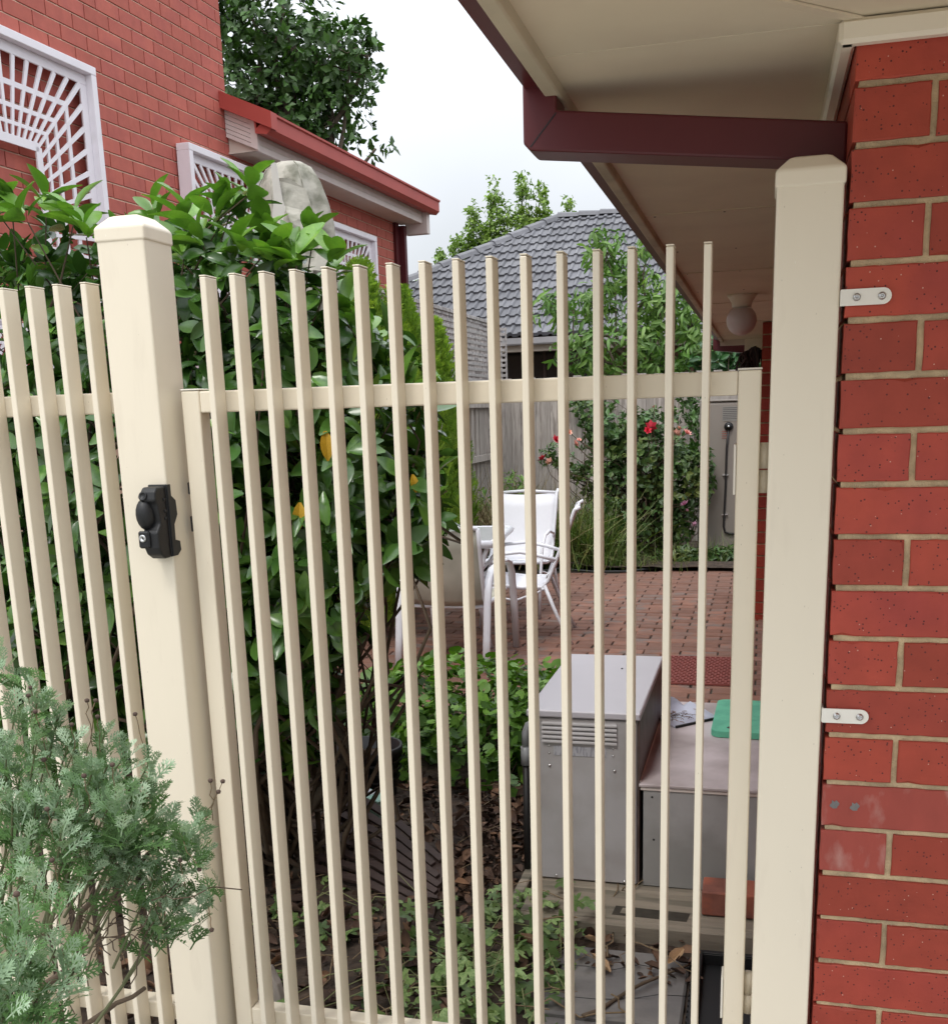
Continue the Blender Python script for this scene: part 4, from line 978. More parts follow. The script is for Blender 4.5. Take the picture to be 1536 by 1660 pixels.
def tray():
    t = thing('black_tray', 'black plastic seedling tray on the ground in front of the platform', 'tray', (-.02, 2.5, 0))
    x0, x1, y0, y1 = -.125, .09, 2.15, 2.80; h = .05
    m = MB(); m.cbox(x0, x1, y0, y1, .012, .018, .001); m.build('tray_base', BLACK, t)
    for a, b, c, d in ((x0, x0+.006, y0, y1), (x1-.006, x1, y0, y1), (x0+.006, x1-.006, y0, y0+.006), (x0+.006, x1-.006, y1-.006, y1)):
        m = MB(); m.cbox(a, b, c, d, .018, h, .001); m.build('tray_side', BLACK, t)
    m = MB(); m.cbox(x0-.016, x0+.004, y0-.01, y1+.01, h, h+.004, .001); m.build('tray_rim', BLACK, t)
    m = MB(); m.cbox(x0+.005, x1, y1-.004, y1+.012, h, h+.004, .001); m.build('tray_rim', BLACK, t)
    y = y0
    while y < y1: m = MB(); m.cbox(x0-.020, x0-.015, y, y+.014, h-.012, h+.004, .001); y += .026; m.build('rim_tooth', BLACK, t)
tray()
def slab():
    for i, (a, b, c, d) in enumerate(((-.53, -.155, 2.44, 2.80), (-.52, -.16, 2.03, 2.43))):
        m = MB(); m.cbox(a, b, c, d, -.01, .035-i*.006, .006); o = m.build('paving_slab', CONC); tag(o, ['grey paving slab nearest the platform under dead leaves', 'grey paving slab just inside the gate under twigs'][i], 'paving slab', 'paving slabs inside the gate')
slab()

# hot water unit
def heater():
    t = thing('water_heater', 'tall taupe hot water unit with a black relief valve and warning label', 'water heater', (-.62, 11.3, 0))
    m = MB(); m.box(-.625, .02, 11.3, 11.75, .05, 1.585); bev(m.build('casing', HEAT, t), .035, 4)
    m = MB(); m.cbox(-.63, .02, 11.29, 11.76, 1.583, 1.600, .004); m.build('top_cap', HEAT, t)
    m = MB(); m.cbox(-.585, -.575, 11.297, 11.299, .1, 1.55, .0005); m.build('casing_seam', HEAT, t)
    m = MB(); m.lathe([(0, 0), (.042, 0), (.045, .012), (.03, .03), (0, .034)], (0, 0, 0), 16); m.v = [(-.335+a, 11.297-c, 1.335+b) for a, b, c in m.v]; v = m.build('relief_valve', BLACK, t, True)
    m = MB(); m.lathe([(0, 0), (.014, 0), (.01, .01), (0, .012)], (0, 0, 0), 10); m.v = [(-.335+a, 11.262-c, 1.335+b) for a, b, c in m.v]; m.build('valve_stem', STEEL, v, True)
    m = MB(); m.tube([(-.335, 11.285, 1.31), (-.35, 11.285, 1.12), (-.352, 11.285, .72), (-.362, 11.285, .33), (-.345, 11.285, .27), (-.30, 11.285, .255), (.0, 11.285, .25)], .011, 8); m.build('overflow_pipe', PIPEB, t, True)
    for z in (.85, .45): m = MB(); m.cbox(-.385, -.325, 11.277, 11.297, z-.006, z+.006, .001); m.build('pipe_clip', STEEL, t)
    m = MB(); m.cbox(-.40, -.15, 11.2965, 11.2992, 1.39, 1.53, .0004); lb = m.build('label', LABG, t)
    for i in range(7): m = MB(); m.box(-.395, -.16-(i % 3)*.03, 11.2955, 11.2962, 1.515-i*.018, 1.5215-i*.018); m.build('print_line', INK, lb)
    for i in range(4): m = MB(); m.box(-.40, -.345, 11.2965, 11.2985, 1.285-i*.022, 1.291-i*.022); m.build('red_print_line', INKR, t)
    m = MB(); m.tube([(-.23, 11.5, 1.6), (-.23, 11.5, 1.68), (-.20, 11.5, 1.70), (-.1, 11.5, 1.70)], .02, 8); m.build('inlet_pipe', PIPEB, t, True)
heater()
def grille():
    t = thing('wire_grille', 'small pale wire grille leaning low beside the hot water unit', 'grille', (-.69, 11.2, .3)); m = MB()
    for i in range(9): m.tube([(-.74+i*.016, 11.22, .32), (-.74+i*.016, 11.22, .80)], .0025, 4)
    for j in range(5): m.tube([(-.745, 11.217, .34+j*.11), (-.605, 11.217, .34+j*.11)], .0025, 4)
    m.build('wires', PIPEG, t, kind='stuff'); m = MB(); m.cbox(-.755, -.745, 11.21, 11.23, 0, .82, .002); m.build('side_bar', PIPEG, t); 
grille()

def hose():
    pts = []
    for x, y in ((905, 922), (960, 927), (1010, 927), (1060, 922), (1100, 917), (1150, 912), (1190, 908)):
        d = CR.T @ np.array([(x-768)/1730.37, (y-1065.64)/1730.37, 1.0]); t = (0.012-EYE)/d[2]; pts.append((d[0]*t, d[1]*t, .014))
    m = MB(); m.tube([(-3.0, 9.6, .014), (-2.4, 9.7, .014)]+pts, .012, 6); o = m.build('garden_hose', HOSE, None, True); tag(o, 'black garden hose snaking along the far edge of the patio', 'hose')
hose()

# ------------------------------------------------------------------ outdoor furniture
def flat_tube(m, pts, w, h):
    m.tube(pts, w/2, 8, flat=h/w); return m
def chair(label, loc, rz, kind, sling, slingname='sling'):
    t = thing('sling_chair', label, 'chair', loc, rz, 'white sling chairs round the glass table')
    HW = .255
    B = [(.24, .425), (.10, .405), (-.06, .385), (-.20, .385), (-.245, .43), (-.32, .62), (-.39, .80), (-.425, .90)] if kind == 'tube' else [(.24, .425), (.10, .41), (-.08, .395), (-.22, .395), (-.262, .44), (-.30, .60), (-.335, .76), (-.36, .875)]
    for s in (-1, 1):
        m = MB(); m.tube([(s*HW, y, z) for y, z in B]+([(s*HW, B[-1][0]-.04, B[-1][1]+.02)] if kind == 'tube' else []), .0135, 8); m.build('side_rail', WMETAL, t, True, world=False)
    n = 10; v = []; f = []
    for y, z in B:
        for i in range(n+1): u = -1+2*i/n; v.append((u*(HW-.008), y+.0*u, z-.018*(1-u*u)))
    for j in range(len(B)-1):
        for i in range(n): f.append((j*(n+1)+i, j*(n+1)+i+1, (j+1)*(n+1)+i+1, (j+1)*(n+1)+i))
    K = 3; cut = K*(n+1); m1 = (v[:cut+n+1], [q for q in f if max(q) < cut+n+1]); m2 = (v[cut:], [tuple(i-cut for i in q) for q in f if min(q) >= cut])
    for nm, (vv_, fs), mt in (('seat_sling', m1, sling if kind == 'tube' and sling is not SLINGB else (SLING if kind == 'tube' else SLINGD)), ('back_sling', m2, sling)):
        m = MB(); m.add(vv_, fs); o = m.build(nm, mt, t, True, world=False); s_ = o.modifiers.new('s', 'SOLIDIFY'); s_.thickness = .004
    m = MB(); m.tube([(-HW, B[-1][0], B[-1][1]), (0, B[-1][0]-.02, B[-1][1]+.014), (HW, B[-1][0], B[-1][1])], .012, 8); m.build('top_rail', WMETAL, t, True, world=False)
    m = MB(); m.tube([(-HW, .235, .42), (0, .25, .415), (HW, .235, .42)], .012, 8); m.build('front_rail', WMETAL, t, True, world=False)
    m = MB(); m.tube([(-HW-.02, -.21, .375), (HW+.02, -.21, .375)], .012, 8); m.build('rear_rail', WMETAL, t, True, world=False)
    for s in (-1, 1):
        if kind == 'flat':
            arc = [(-.37, 0), (-.335, .2), (-.30, .42), (-.26, .555), (-.19, .61), (-.05, .625), (.12, .625), (.22, .60), (.285, .52), (.33, .30), (.37, 0)]
            m = MB(); flat_tube(m, [(s*(HW+.03), y, z) for y, z in arc], .05, .022); m.build('leg_loop', WMETAL, t, True, world=False)
        else:
            m = MB(); m.tube([(s*(HW+.01), -.22, .40), (s*(HW+.02), -.30, .2), (s*(HW+.03), -.40, 0)], .0125, 8); m.build('leg', WMETAL, t, True, world=False)
            m = MB(); m.tube([(s*(HW+.03), .30, 0), (s*(HW+.03), .26, .3), (s*(HW+.03), .20, .52), (s*(HW+.03), .10, .615), (s*(HW+.025), -.06, .63), (s*(HW+.02), -.2, .60), (s*HW, -.30, .57)], .0125, 8); m.build('leg', WMETAL, t, True, world=False)
            m = MB(); m.tube([(s*(HW+.01), -.19, .36), (s*(HW+.02), -.02, .30), (s*(HW+.03), .25, .36)], .009, 6); m.build('brace', WMETAL, t, True, world=False)
    return t
chair('white framed sling chair with a grimy beige back, nearest the gate', (-1.86, 6.50, 0), math.radians(-2), 'flat', SLINGD)
chair('clean white sling chair facing the gate behind the glass table', (-1.87, 8.16, 0), math.radians(177), 'tube', SLING)
chair('white sling chair seen from the side, its back leaning right', (-1.64, 7.22, 0), math.radians(97), 'tube', SLINGB)

def table():
    t = thing('glass_table', 'white framed glass garden table between the sling chairs', 'table', (-2.40, 7.2, 0), math.radians(5))
    hx, hy = .66, .46
    for a, b in (((-hx, -hy), (hx, -hy)), ((hx, -hy), (hx, hy)), ((hx, hy), (-hx, hy)), ((-hx, hy), (-hx, -hy))):
        m = MB(); m.tube([(*a, .70), (*b, .70)], .026, 8); m.build('rim', WMETAL, t, True, world=False)
    m = MB(); m.cbox(-hx, hx, -hy, hy, .716, .722, .001); m.build('glass_top', mat('frosted_table_glass', (.55, .57, .58), .12, .03, spec=.6), t, world=False)
    for sx in (-1, 1):
        for sy in (-1, 1):
            m = MB(); m.tube([(sx*(hx-.03), sy*(hy-.03), .69), (sx*(hx-.10), sy*(hy-.08), .50), (sx*(hx-.11), sy*(hy-.08), .3), (sx*(hx-.02), sy*(hy-.01), 0)], .016, 8); m.build('leg', WMETAL, t, True, world=False)
table()

# broken slatted panel, pots, mint box
def slat_panel():
    t = thing('slatted_panel', 'broken dark brown slatted timber panel fallen among the leaves', 'slatted panel', (-1.3, 3.3, 0))
    def Q(x, y, yy):
        d = CR.T @ np.array([(x-768)/1730.37, (y-1065.64)/1730.37, 1.0]); return d*yy/d[1]+np.array([0, 0, EYE])
    TL, BL, TR, BR = Q(572, 1288, 3.40), Q(500, 1405, 3.05), Q(712, 1392, 3.12), Q(692, 1478, 2.92)
    nn = np.cross(TR-TL, BL-TL); nn /= np.linalg.norm(nn)
    if nn[1] > 0: nn = -nn
    for i in range(8):
        f = i/7.; p = TL+(BL-TL)*f; e = TR+(BR-TR)*f**.9; un = (e-p)/np.linalg.norm(e-p); wn = np.cross(nn, un)
        q = [p-un*.01, p+(e-p)*.5+nn*.03, e+un*random.uniform(-.03, .03)]; v = []
        for c, w_ in zip(q, (.013, .013, .010)):
            for a, b in ((-1, -1), (1, -1), (1, 1), (-1, 1)): v.append(tuple(c+wn*a*w_+nn*b*.006))
        m = MB(); m.add(v, [(0, 1, 5, 4), (1, 2, 6, 5), (2, 3, 7, 6), (3, 0, 4, 7), (4, 5, 9, 8), (5, 6, 10, 9), (6, 7, 11, 10), (7, 4, 8, 11), (0, 3, 2, 1), (8, 9, 10, 11)]); fixn(m.build('slat', DKWOOD, t))
    for a, b, ww in ((TL, BL, .024), (TR, BR, .022)):
        un = (b-a)/np.linalg.norm(b-a); wn = np.cross(nn, un); v = []
        for c in (a-un*.03-nn*.016, b+un*.03-nn*.016):
            for x, y in ((-1, -1), (1, -1), (1, 1), (-1, 1)): v.append(tuple(c+wn*x*ww+nn*y*.009))
        m = MB(); m.add(v, [(0, 1, 5, 4), (1, 2, 6, 5), (2, 3, 7, 6), (3, 0, 4, 7), (0, 3, 2, 1), (4, 5, 6, 7)]); fixn(m.build('cross_rail', DKWOOD, t))
slat_panel()
def pots():
    pr = [(.0, 0), (.075, 0), (.095, .17), (.105, .17), (.105, .20), (.094, .20), (.088, .16), (0, .15)]
    for i, (x, y, s, lab) in enumerate(((-1.50, 3.88, 1.25, 'larger black plastic plant pot in the shade by the camellia stems'), (-1.70, 3.95, .95, 'smaller black plastic plant pot left of the larger one'))):
        t = thing('plant_pot', lab, 'pot', (x, y, 0), 0, 'black pots under the camellia'); m = MB(); m.lathe([(a*s, b*s) for a, b in pr], (0, 0, 0), 24); m.build('pot_wall', BLACK, t, True, world=False)
        for k in range(3): m = MB(); m.lathe([(.089*s+.006*k*s, (.09+.03*k)*s), (.094*s+.006*k*s, (.095+.03*k)*s), (.089*s+.006*k*s, (.10+.03*k)*s)], (0, 0, 0), 24); m.build('ring', BLACK, t, True, world=False)
        m = MB(); m.lathe([(0, .165*s), (.09*s, .16*s)], (0, 0, 0), 16); m.build('potting_soil', SOIL, t, world=False)
    t = thing('mint_carton', 'small mint green carton with a white label behind the slatted panel', 'carton', (-1.36, 3.62, .18))
    a = -.5; T = lambda x, y, z: (-1.405+x*math.cos(a)-y*math.sin(a), 3.63+x*math.sin(a)+y*math.cos(a), .075+z)
    m = MB(); m.cbox(-.075, .075, -.04, .04, -.05, .06, .003, T=T); m.build('carton_body', MINT, t)
    m = MB(); m.cbox(-.05, .0, -.02, .03, .0605, .0615, .0003, T=T); m.build('carton_label', WMETAL, t)
pots()
def stake():
    m = MB(); m.prism([(-1.26, 0), (-1.235, .1), (-1.205, .155), (-1.18, .11), (-1.15, 0)], 2.28, 2.31, lambda a, b, h: (a, h+b*.1, b)); o = fixn(m.build('pointed_board', PALE)); bev(o, .004); tag(o, 'short pointed grey board standing in the soil inside the gate', 'board')
stake()

# ================================================================== PLANTS
def stems_to(root, name, base, tips, m, r0=.012, r1=.003, n=6, amp=.18, kind=None, sides=5):
    b = MB()
    for tp in tips:
        bb = base[random.randrange(len(base))] if isinstance(base, list) else base; P = wander((bb[0]+random.uniform(-.04, .04), bb[1]+random.uniform(-.04, .04), bb[2]), tp, n, amp)
        b.tube(P, list(np.linspace(r0, r1, n)), sides, cap=False)
    return b.build(name, m, root, True, kind=kind)

def camellia():
    t = thing('camellia_bush', 'big glossy green camellia filling the space behind the fence and gate', 'bush', (-1.9, 3.1, 0))
    bl = [(-1.75, 2.95, 1.35, .55, .5, .75), (-1.32, 2.95, 1.25, .42, .42, .72), (-1.22, 3.05, .95, .40, .45, .55), (-1.35, 2.85, 1.85, .20, .22, .30), (-1.55, 3.05, 1.75, .3, .3, .4),
          (-1.20, 2.9, 1.70, .22, .25, .28), (-2.35, 3.0, 1.70, .50, .45, .46), (-2.6, 3.0, 1.1, .6, .5, .7), (-2.0, 3.0, .75, .7, .5, .5), (-1.62, 3.15, .78, .36, .4, .36), (-1.0, 3.05, 1.22, .22, .28, .36), (-1.08, 3.1, .92, .22, .3, .26), (-2.05, 3.1, 1.95, .25, .25, .22)]
    P, O = in_blobs(bl, 2500, .42)
    # keep the silhouette seen above the fence: limit by pixel height
    x, y, d = project(P)
    lim = np.interp(x, [-400, 0, 90, 150, 240, 300, 400, 440, 520, 560, 640, 740, 760], [300, 330, 345, 380, 345, 345, 330, 410, 450, 500, 560, 700, 860])
    rightlim = np.interp(y, [200, 440, 600, 760, 860, 920, 980, 1050, 1200], [540, 570, 675, 715, 708, 650, 590, 550, 520])
    ok = (y > lim) & (x < rightlim); P, O = P[ok], O[ok]
    LP, LR, LS = rosettes(P, O, 6, .080, .85, .35, .02, droop=.1)
    # young upright tips along the top
    tips = []
    for px_, py_, yy in ((400, 318, 2.75), (372, 350, 2.8), (300, 365, 2.8), (255, 362, 2.9), (438, 402, 2.8), (474, 428, 2.8), (505, 400, 2.85), (540, 440, 2.8), (330, 400, 2.7), (352, 372, 2.75), (75, 345, 2.9), (20, 345, 2.8), (120, 360, 2.85), (45, 360, 2.75), (140, 385, 2.8), (0, 350, 2.8), (480, 430, 2.7), (440, 440, 2.7), (300, 430, 2.7), (390, 420, 2.7), (675, 850, 2.9), (700, 780, 3.0), (660, 640, 2.9), (600, 560, 2.8), (640, 900, 2.8), (560, 520, 2.9)):
        dd = CR.T @ np.array([(px_-768)/1730.37, (py_-1065.64)/1730.37, 1.0]); tt = yy/dd[1]; tips.append(dd*tt+np.array([0, 0, EYE]))
    tips = np.array(tips); TO = np.tile([0, -.2, 1.], (len(tips), 1)); P2, R2, S2 = rosettes(tips, TO, 8, .10, .55, .8, .015)
    k2 = leaf_objects('young_leaf', L_CAM, P2, R2, S2, CAMT, t, 120); link('young_foliage', cloud_mesh('young', L_CAM, P2[k2], R2[k2], S2[k2]), CAMT, t, kind='stuff') if k2.any() else None
    keep = leaf_objects('leaf', L_CAM, LP, LR, LS, CAM, t, 290)
    kk = np.where(keep)[0]
    for q_, tp in enumerate((L_CAM, strip_leaf(.50, 5, .10, -.06), strip_leaf(.42, 5, .34, .45))):
        ii = kk[q_::3]; link('foliage', cloud_mesh('foliage', tp, LP[ii], LR[ii], LS[ii]*(.8+.4*rng.random(len(ii))), q_), CAM, t, kind='stuff')
    ye = []
    for px_, py_, yy in ((528, 718, 2.62), (487, 833, 2.62), (669, 787, 2.8), (560, 640, 2.8), (145, 770, 2.7)):
        dd = CR.T @ np.array([(px_-768)/1730.37, (py_-1065.64)/1730.37, 1.0]); ye.append(dd*yy/dd[1]+np.array([0, 0, EYE+.03]))
    YR = frames(np.array([[.1, -.1, -1], [-.05, -.2, -1], [.2, 0, -1], [-.4, -.2, -.8], [.3, 0, -1.]]), np.array([[.5, -1, .2]]*5)); me = bpy.data.meshes.new('yellow_leaf'); me.from_pydata([tuple(v) for v in L_CAM[0]], [], [tuple(f) for f in L_CAM[1]]); me.materials.append(CAMY)
    for i in range(5):
        o = bpy.data.objects.new('yellow_leaf', me); COL.objects.link(o); o.parent = t; T = np.eye(4); T[:3, :3] = YR[i]*(.075 if i < 2 else .05); T[:3, 3] = ye[i]-np.array(t.location); o.matrix_local = Matrix(T.tolist())
    o = stems_to(t, 'stems', [(-1.75, 3.2, 0), (-1.55, 3.1, 0), (-2.2, 3.2, 0), (-1.4, 3.15, 0)], [tuple(p) for p in P[rng.choice(len(P), 130, replace=False)]]+[tuple(p) for p in tips], TWIG, .011, .002, 7, .22, kind='stuff')
    for a, b in (((-1.62, 3.1, 0), (-1.35, 2.95, 1.3)), ((-1.75, 3.15, 0), (-1.75, 3.0, 1.6)), ((-2.1, 3.15, 0), (-2.3, 3.0, 1.5)), ((-1.5, 3.05, 0), (-1.15, 3.0, .9))):
        m = MB(); m.tube(wander(a, b, 8, .12), list(np.linspace(.024, .010, 8)), 8); m.build('trunk', BARK, t, True)
camellia()

def conifers():
    for i, (x, y, h, r, lab) in enumerate(((-2.62, 7.05, 2.52, .26, 'golden green conifer nearest the camellia'), (-2.66, 7.95, 2.46, .27, 'golden green conifer in the middle of the row'), (-2.62, 8.65, 2.27, .26, 'golden green conifer third along the side fence'), (-2.74, 9.15, 1.72, .29, 'low golden green conifer farthest along the side fence'))):
        t = thing('conifer', lab, 'conifer', (x, y, 0), 0, 'golden conifers along the side fence'); n = 5200
        z = rng.random(n)**.8; rad = r*np.sin(np.pi*np.clip(.10+.90*z, 0, 1))**.6*(1-.25*z)+.01; a = rng.random(n)*6.283; lump = 1+.20*np.sin(a*5+z*17)+.12*np.sin(a*9-z*31); q = (.72+.3*rng.random(n))*lump
        P = np.stack([x+rad*q*np.cos(a), y+rad*q*np.sin(a), .05+z*(h-.08)], 1); D = np.stack([np.cos(a)*.45, np.sin(a)*.45, np.full(n, 1.)], 1)+rng.normal(size=(n, 3))*.25
        link('foliage', cloud_mesh('fol', L_FERN, P, frames(D, np.stack([np.cos(a), np.sin(a), 0*a], 1)), .06+.05*rng.random(n), i), CONIF, t, kind='stuff'); m = MB(); m.tube([(x, y, 0), (x, y, h*.8)], [.03, .01], 6); m.build('trunk', BARK, t, True)
def fern():
    V = []; F = []
    for s, y0 in ((-1, .1), (1, .2), (-1, .35), (1, .45), (-1, .6), (1, .68), (0, .75)):
        b = len(V); dx = s*.34; V += [(0, y0-.05, 0), (dx*.6+.03, y0+.1, .03), (dx, y0+.3, 0), (dx*.4-.03, y0+.2, -.02)] if s else [(0, y0-.1, 0), (.06, y0+.1, 0), (0, y0+.25, 0), (-.06, y0+.1, 0)]; F.append((b, b+1, b+2, b+3))
    return np.array(V), np.array(F)
L_FERN = fern()
conifers()

def leafy(name, label, cat, loc, blobs, n, tpl, size, m, k=5, shell=.4, spread=.9, upb=.3, droop=0., nparts=0, stemm=TWIG, base=None, nst=40, r0=.012, group=None, jit=.02, amp=.18, filt=None):
    t = thing(name, label, cat, loc, 0, group); P, O = in_blobs(blobs, n, shell)
    if filt is not None: ok = filt(P); P, O = P[ok], O[ok]
    LP, LR, LS = rosettes(P, O, k, size, spread, upb, jit, droop)
    keep = leaf_objects('leaf', tpl, LP, LR, LS, m, t, nparts) if nparts else np.ones(len(LP), bool)
    link('foliage', cloud_mesh('foliage', tpl, LP[keep], LR[keep], LS[keep], len(name)), m, t, kind='stuff')
    b = base or (loc[0], loc[1], 0); stems_to(t, 'stems', b, [tuple(p) for p in P[rng.choice(len(P), min(nst, len(P)), replace=False)]], stemm, r0, .003, 6, amp, kind='stuff'); return t, P
# heap of heart shaped ground cover
leafy('ground_cover', 'heap of heart shaped green leaves between the camellia and the cabinet', 'ground cover', (-1.3, 4.6, 0),
      [(-1.35, 4.70, .12, .50, .5, .30), (-.98, 4.55, .12, .26, .45, .30), (-1.2, 4.3, .08, .40, .36, .24), (-1.6, 4.5, .1, .3, .4, .3), (-.85, 4.1, .05, .14, .25, .2)], 1900, L_ROUND, .058, COVER, 2, .75, .8, .9, 0, 297, base=[(-1.3, 4.5, 0), (-1, 4.4, 0), (-1.5, 4.6, 0)], nst=60, r0=.003, filt=lambda P: P[:, 2] > .0)
# ivy trailing over the soil
def ivy():
    t = thing('ivy', 'pale green ivy trailing over the soil just inside the gate', 'ivy', (-.85, 2.6, 0)); n = 1500
    P = np.stack([rng.uniform(-1.5, -.45, n), rng.uniform(1.98, 3.05, n), rng.random(n)*.06+.02], 1)
    w = np.exp(-((P[:, 0]+.68)/.20)**2)*.95+np.exp(-((P[:, 0]+1.25)/.35)**2-((P[:, 1]-2.9)/.35)**2)*.45+.10; w *= np.where(P[:, 1] > 2.85, .35, .62)
    P = P[rng.random(n) < w]; P[:, 2] += np.exp(-((P[:, 0]+.68)/.15)**2)*rng.random(len(P))*.09
    ex = rng.uniform([-.72, 2.7, .06], [-.45, 2.9, .15], (12, 3)); P = np.concatenate([P, ex])
    D = rng.normal(size=P.shape); D[:, 2] = .25; N_ = rng.normal(size=P.shape)*.45+np.array([0, -.3, 1]); R = frames(D, N_); S = .034+.034*rng.random(len(P))
    keep = leaf_objects('leaf', L_LOBE, P, R, S, IVY, t, 250); link('foliage', cloud_mesh('f', L_LOBE, P[keep], R[keep], S[keep]), IVY, t, kind='stuff')
    m = MB()
    for i in range(46):
        p = P[rng.integers(len(P))]; q = P[rng.integers(len(P))]
        if np.linalg.norm(p-q) < .7: m.tube(wander(tuple(p), tuple(q), 7, .15), .0018, 4, cap=False)
    m.build('runners', mat('ivy_runner', (.22, .24, .10), .7, .2), t, True, kind='stuff')
ivy()
# litter of dead leaves and twigs
def litter():
    n = 1500; P = np.stack([rng.uniform(-1.9, -.72, n), rng.uniform(2.0, 4.1, n), rng.random(n)*.03+.035], 1)
    P2 = np.stack([rng.uniform(-.7, -.14, 60), rng.uniform(2.62, 2.86, 60), rng.random(60)*.02+.035], 1); P3 = np.stack([rng.uniform(-1.0, -.74, 500), rng.uniform(3.0, 4.1, 500), rng.random(500)*.05+.03], 1)
    P = np.concatenate([P, P2, P3]); D = rng.normal(size=P.shape); D[:, 2] *= .25; N_ = rng.normal(size=P.shape)*.5+np.array([0, 0, 1]); S = .022+.045*rng.random(len(P))**1.5
    me = cloud_mesh('litter', L_DEAD, P, frames(D, N_), S, 3); link('leaf_litter', me, LITT, None, kind='stuff')
    m = MB()
    for i in range(160):
        x, y = rng.uniform(-1.9, -.2), rng.uniform(2.0, 4.2); a = rng.uniform(0, 6.28); L = rng.uniform(.05, .30); m.tube(wander((x, y, .05+rng.random()*.02), (x+L*math.cos(a), y+L*math.sin(a), .05+rng.random()*.05), 5, .15), rng.uniform(.001, .003), 4, cap=False)
    m.build('fallen_twigs', STALK, None, True, kind='stuff')
    for (p, q, r, lab) in (((-.40, 2.42, .045), (-.14, 2.74, .052), .006, 'brown stick lying across the paving slabs'),):
        m = MB(); m.tube(wander(p, q, 8, .05), [r, r, r*.9, r*.9, r*.8, r*.7, r*.6, r*.4], 6); tag(m.build('fallen_stick', TWIG, None, True), lab, 'stick')
    m = MB()
    for k in range(3): m.tube(wander((-.62+.02*k, 2.30+.17*k, .045), (-.14, 2.42+.15*k, .045), 7, .06), .0012, 4)
    o = m.build('black_wire', HOSE, None, True); tag(o, 'thin black wires lying over the grey paving slabs', 'wire'); o['kind'] = 'stuff'
    # the large pale curled leaves on the slab
    me = bpy.data.meshes.new('dry_leaf'); me.from_pydata([tuple(v) for v in L_DEAD[0]], [], [tuple(f) for f in L_DEAD[1]]); me.materials.append(mat('tan_dry_leaf', (.42, .27, .15), .8, .2, 20))
    for x, y, s, a, lab in ((-.36, 2.64, .07, 1.2, 'large tan dead leaf lying alone on the grey slab'), (-.21, 2.72, .06, -.6, 'curled tan dead leaf near the black tray'), (-.40, 2.80, .06, 2.2, 'rust brown dead leaf against the platform front')):
        o = bpy.data.objects.new('dry_leaf', me); COL.objects.link(o); o.location = (x, y, .05); o.scale = (s, s, s); o.rotation_euler = (.2, .3, a); tag(o, lab, 'leaf', 'large dead leaves on the slabs')
litter()

def rose():
    pts = [(-1.25, 11.2)]
    t, P = leafy('rose_bush', 'leafy rose bush with red and pink blooms against the back fence', 'rose bush', (-1.2, 11.15, 0),
      [(-1.15, 11.2, 1.0, .48, .4, .42), (-1.5, 11.2, 1.25, .32, .3, .34), (-.85, 11.15, .75, .36, .35, .55), (-1.25, 11.15, .50, .55, .4, .42), (-.62, 11.1, .9, .16, .2, .28), (-1.75, 11.2, 1.5, .14, .2, .16), (-1.62, 11.1, .85, .2, .2, .2), (-1.1, 11.15, 1.4, .3, .25, .15)],
      1500, L_SMALL, .068, ROSEL, 5, .3, .9, .2, .1, 0, base=[(-1.3, 11.2, 0), (-1.1, 11.2, 0), (-.9, 11.15, 0)], nst=60, r0=.010)
    def bloom(px_, py_, m, s, yy=10.85):
        d = CR.T @ np.array([(px_-768)/1730.37, (py_-1065.64)/1730.37, 1.0]); p = d*yy/d[1]+np.array([0, 0, EYE]); me = bpy.data.meshes.new('b'); me.from_pydata([tuple(v) for v in L_PET[0]], [], [tuple(f) for f in L_PET[1]]); me.materials.append(m)
        o = bpy.data.objects.new('bloom', me); COL.objects.link(o); o.parent = t; o.location = Vector(p)-t.location; o.rotation_euler = (random.uniform(.5, 1.3), random.uniform(-.5, .5), random.uniform(0, 6)); o.scale = (s, s, s)
        b = MB(); b.tube(wander((-1.2+.2*random.random(), 11.1, .5), tuple(p), 6, .1), .004, 4); b.build('flower_stem', TWIG, t, True)
    for a in ((1054, 692, RED, .075), (1049, 698, RED, .05), (880, 745, RED, .072), (891, 749, PINK, .055), (900, 714, RED, .065), (922, 701, PINK, .04), (931, 720, PINK, .06), (938, 714, PINK, .035), (1096, 703, PINK, .055), (1112, 703, PINK, .062), (1100, 695, PINK, .035), (1110, 818, MAUVE, .055), (1112, 828, MAUVE, .035), (1126, 850, MAUVE, .035), (1060, 660, PINK, .025)): bloom(*a)
rose()
# spray of leaves that carries the left hand blooms
leafy('rose_spray', 'arching rose spray with small leaves left of the main bush', 'rose', (-1.95, 11.1, 0), [(-2.05, 11.0, 1.08, .16, .15, .13), (-1.85, 11.0, .95, .14, .15, .14)], 70, L_SMALL, .052, ROSEL, 5, .2, .9, .2, .1, 0, base=(-1.5, 11.1, .1), nst=10, r0=.007)
def grass(name, label, pts, n, h, m, sd):
    P = np.array([pts[i] for i in rng.integers(0, len(pts), n)])+np.stack([rng.normal(0, sd, n), rng.normal(0, .16, n), np.zeros(n)], 1); D = rng.normal(size=(n, 3))*.35; D[:, 2] = 1
    o = link(name, cloud_mesh('g', L_GRASS, P, frames(D, rng.normal(size=(n, 3))), h*(.5+.7*rng.random(n)), 9), m, None, kind='stuff'); return o
grass('long_grass', '', [(-1.95, 10.75, .01), (-1.75, 10.8, .01), (-1.6, 10.7, .01)], 1500, .55, GRASS, .14)
grass('long_grass', '', [(-1.3, 10.6, .01), (-1.0, 10.6, .01), (-.6, 10.9, .01), (-.3, 11.1, .01)], 500, .22, GRASS, .25)
grass('dry_grass', '', [(-2.8, 10.6, .01), (-2.5, 10.6, .01), (-2.3, 10.9, .01)], 1300, .65, mat('dry_grass_blade', (.22, .18, .09), .8, .2, rnd=.4), .2)
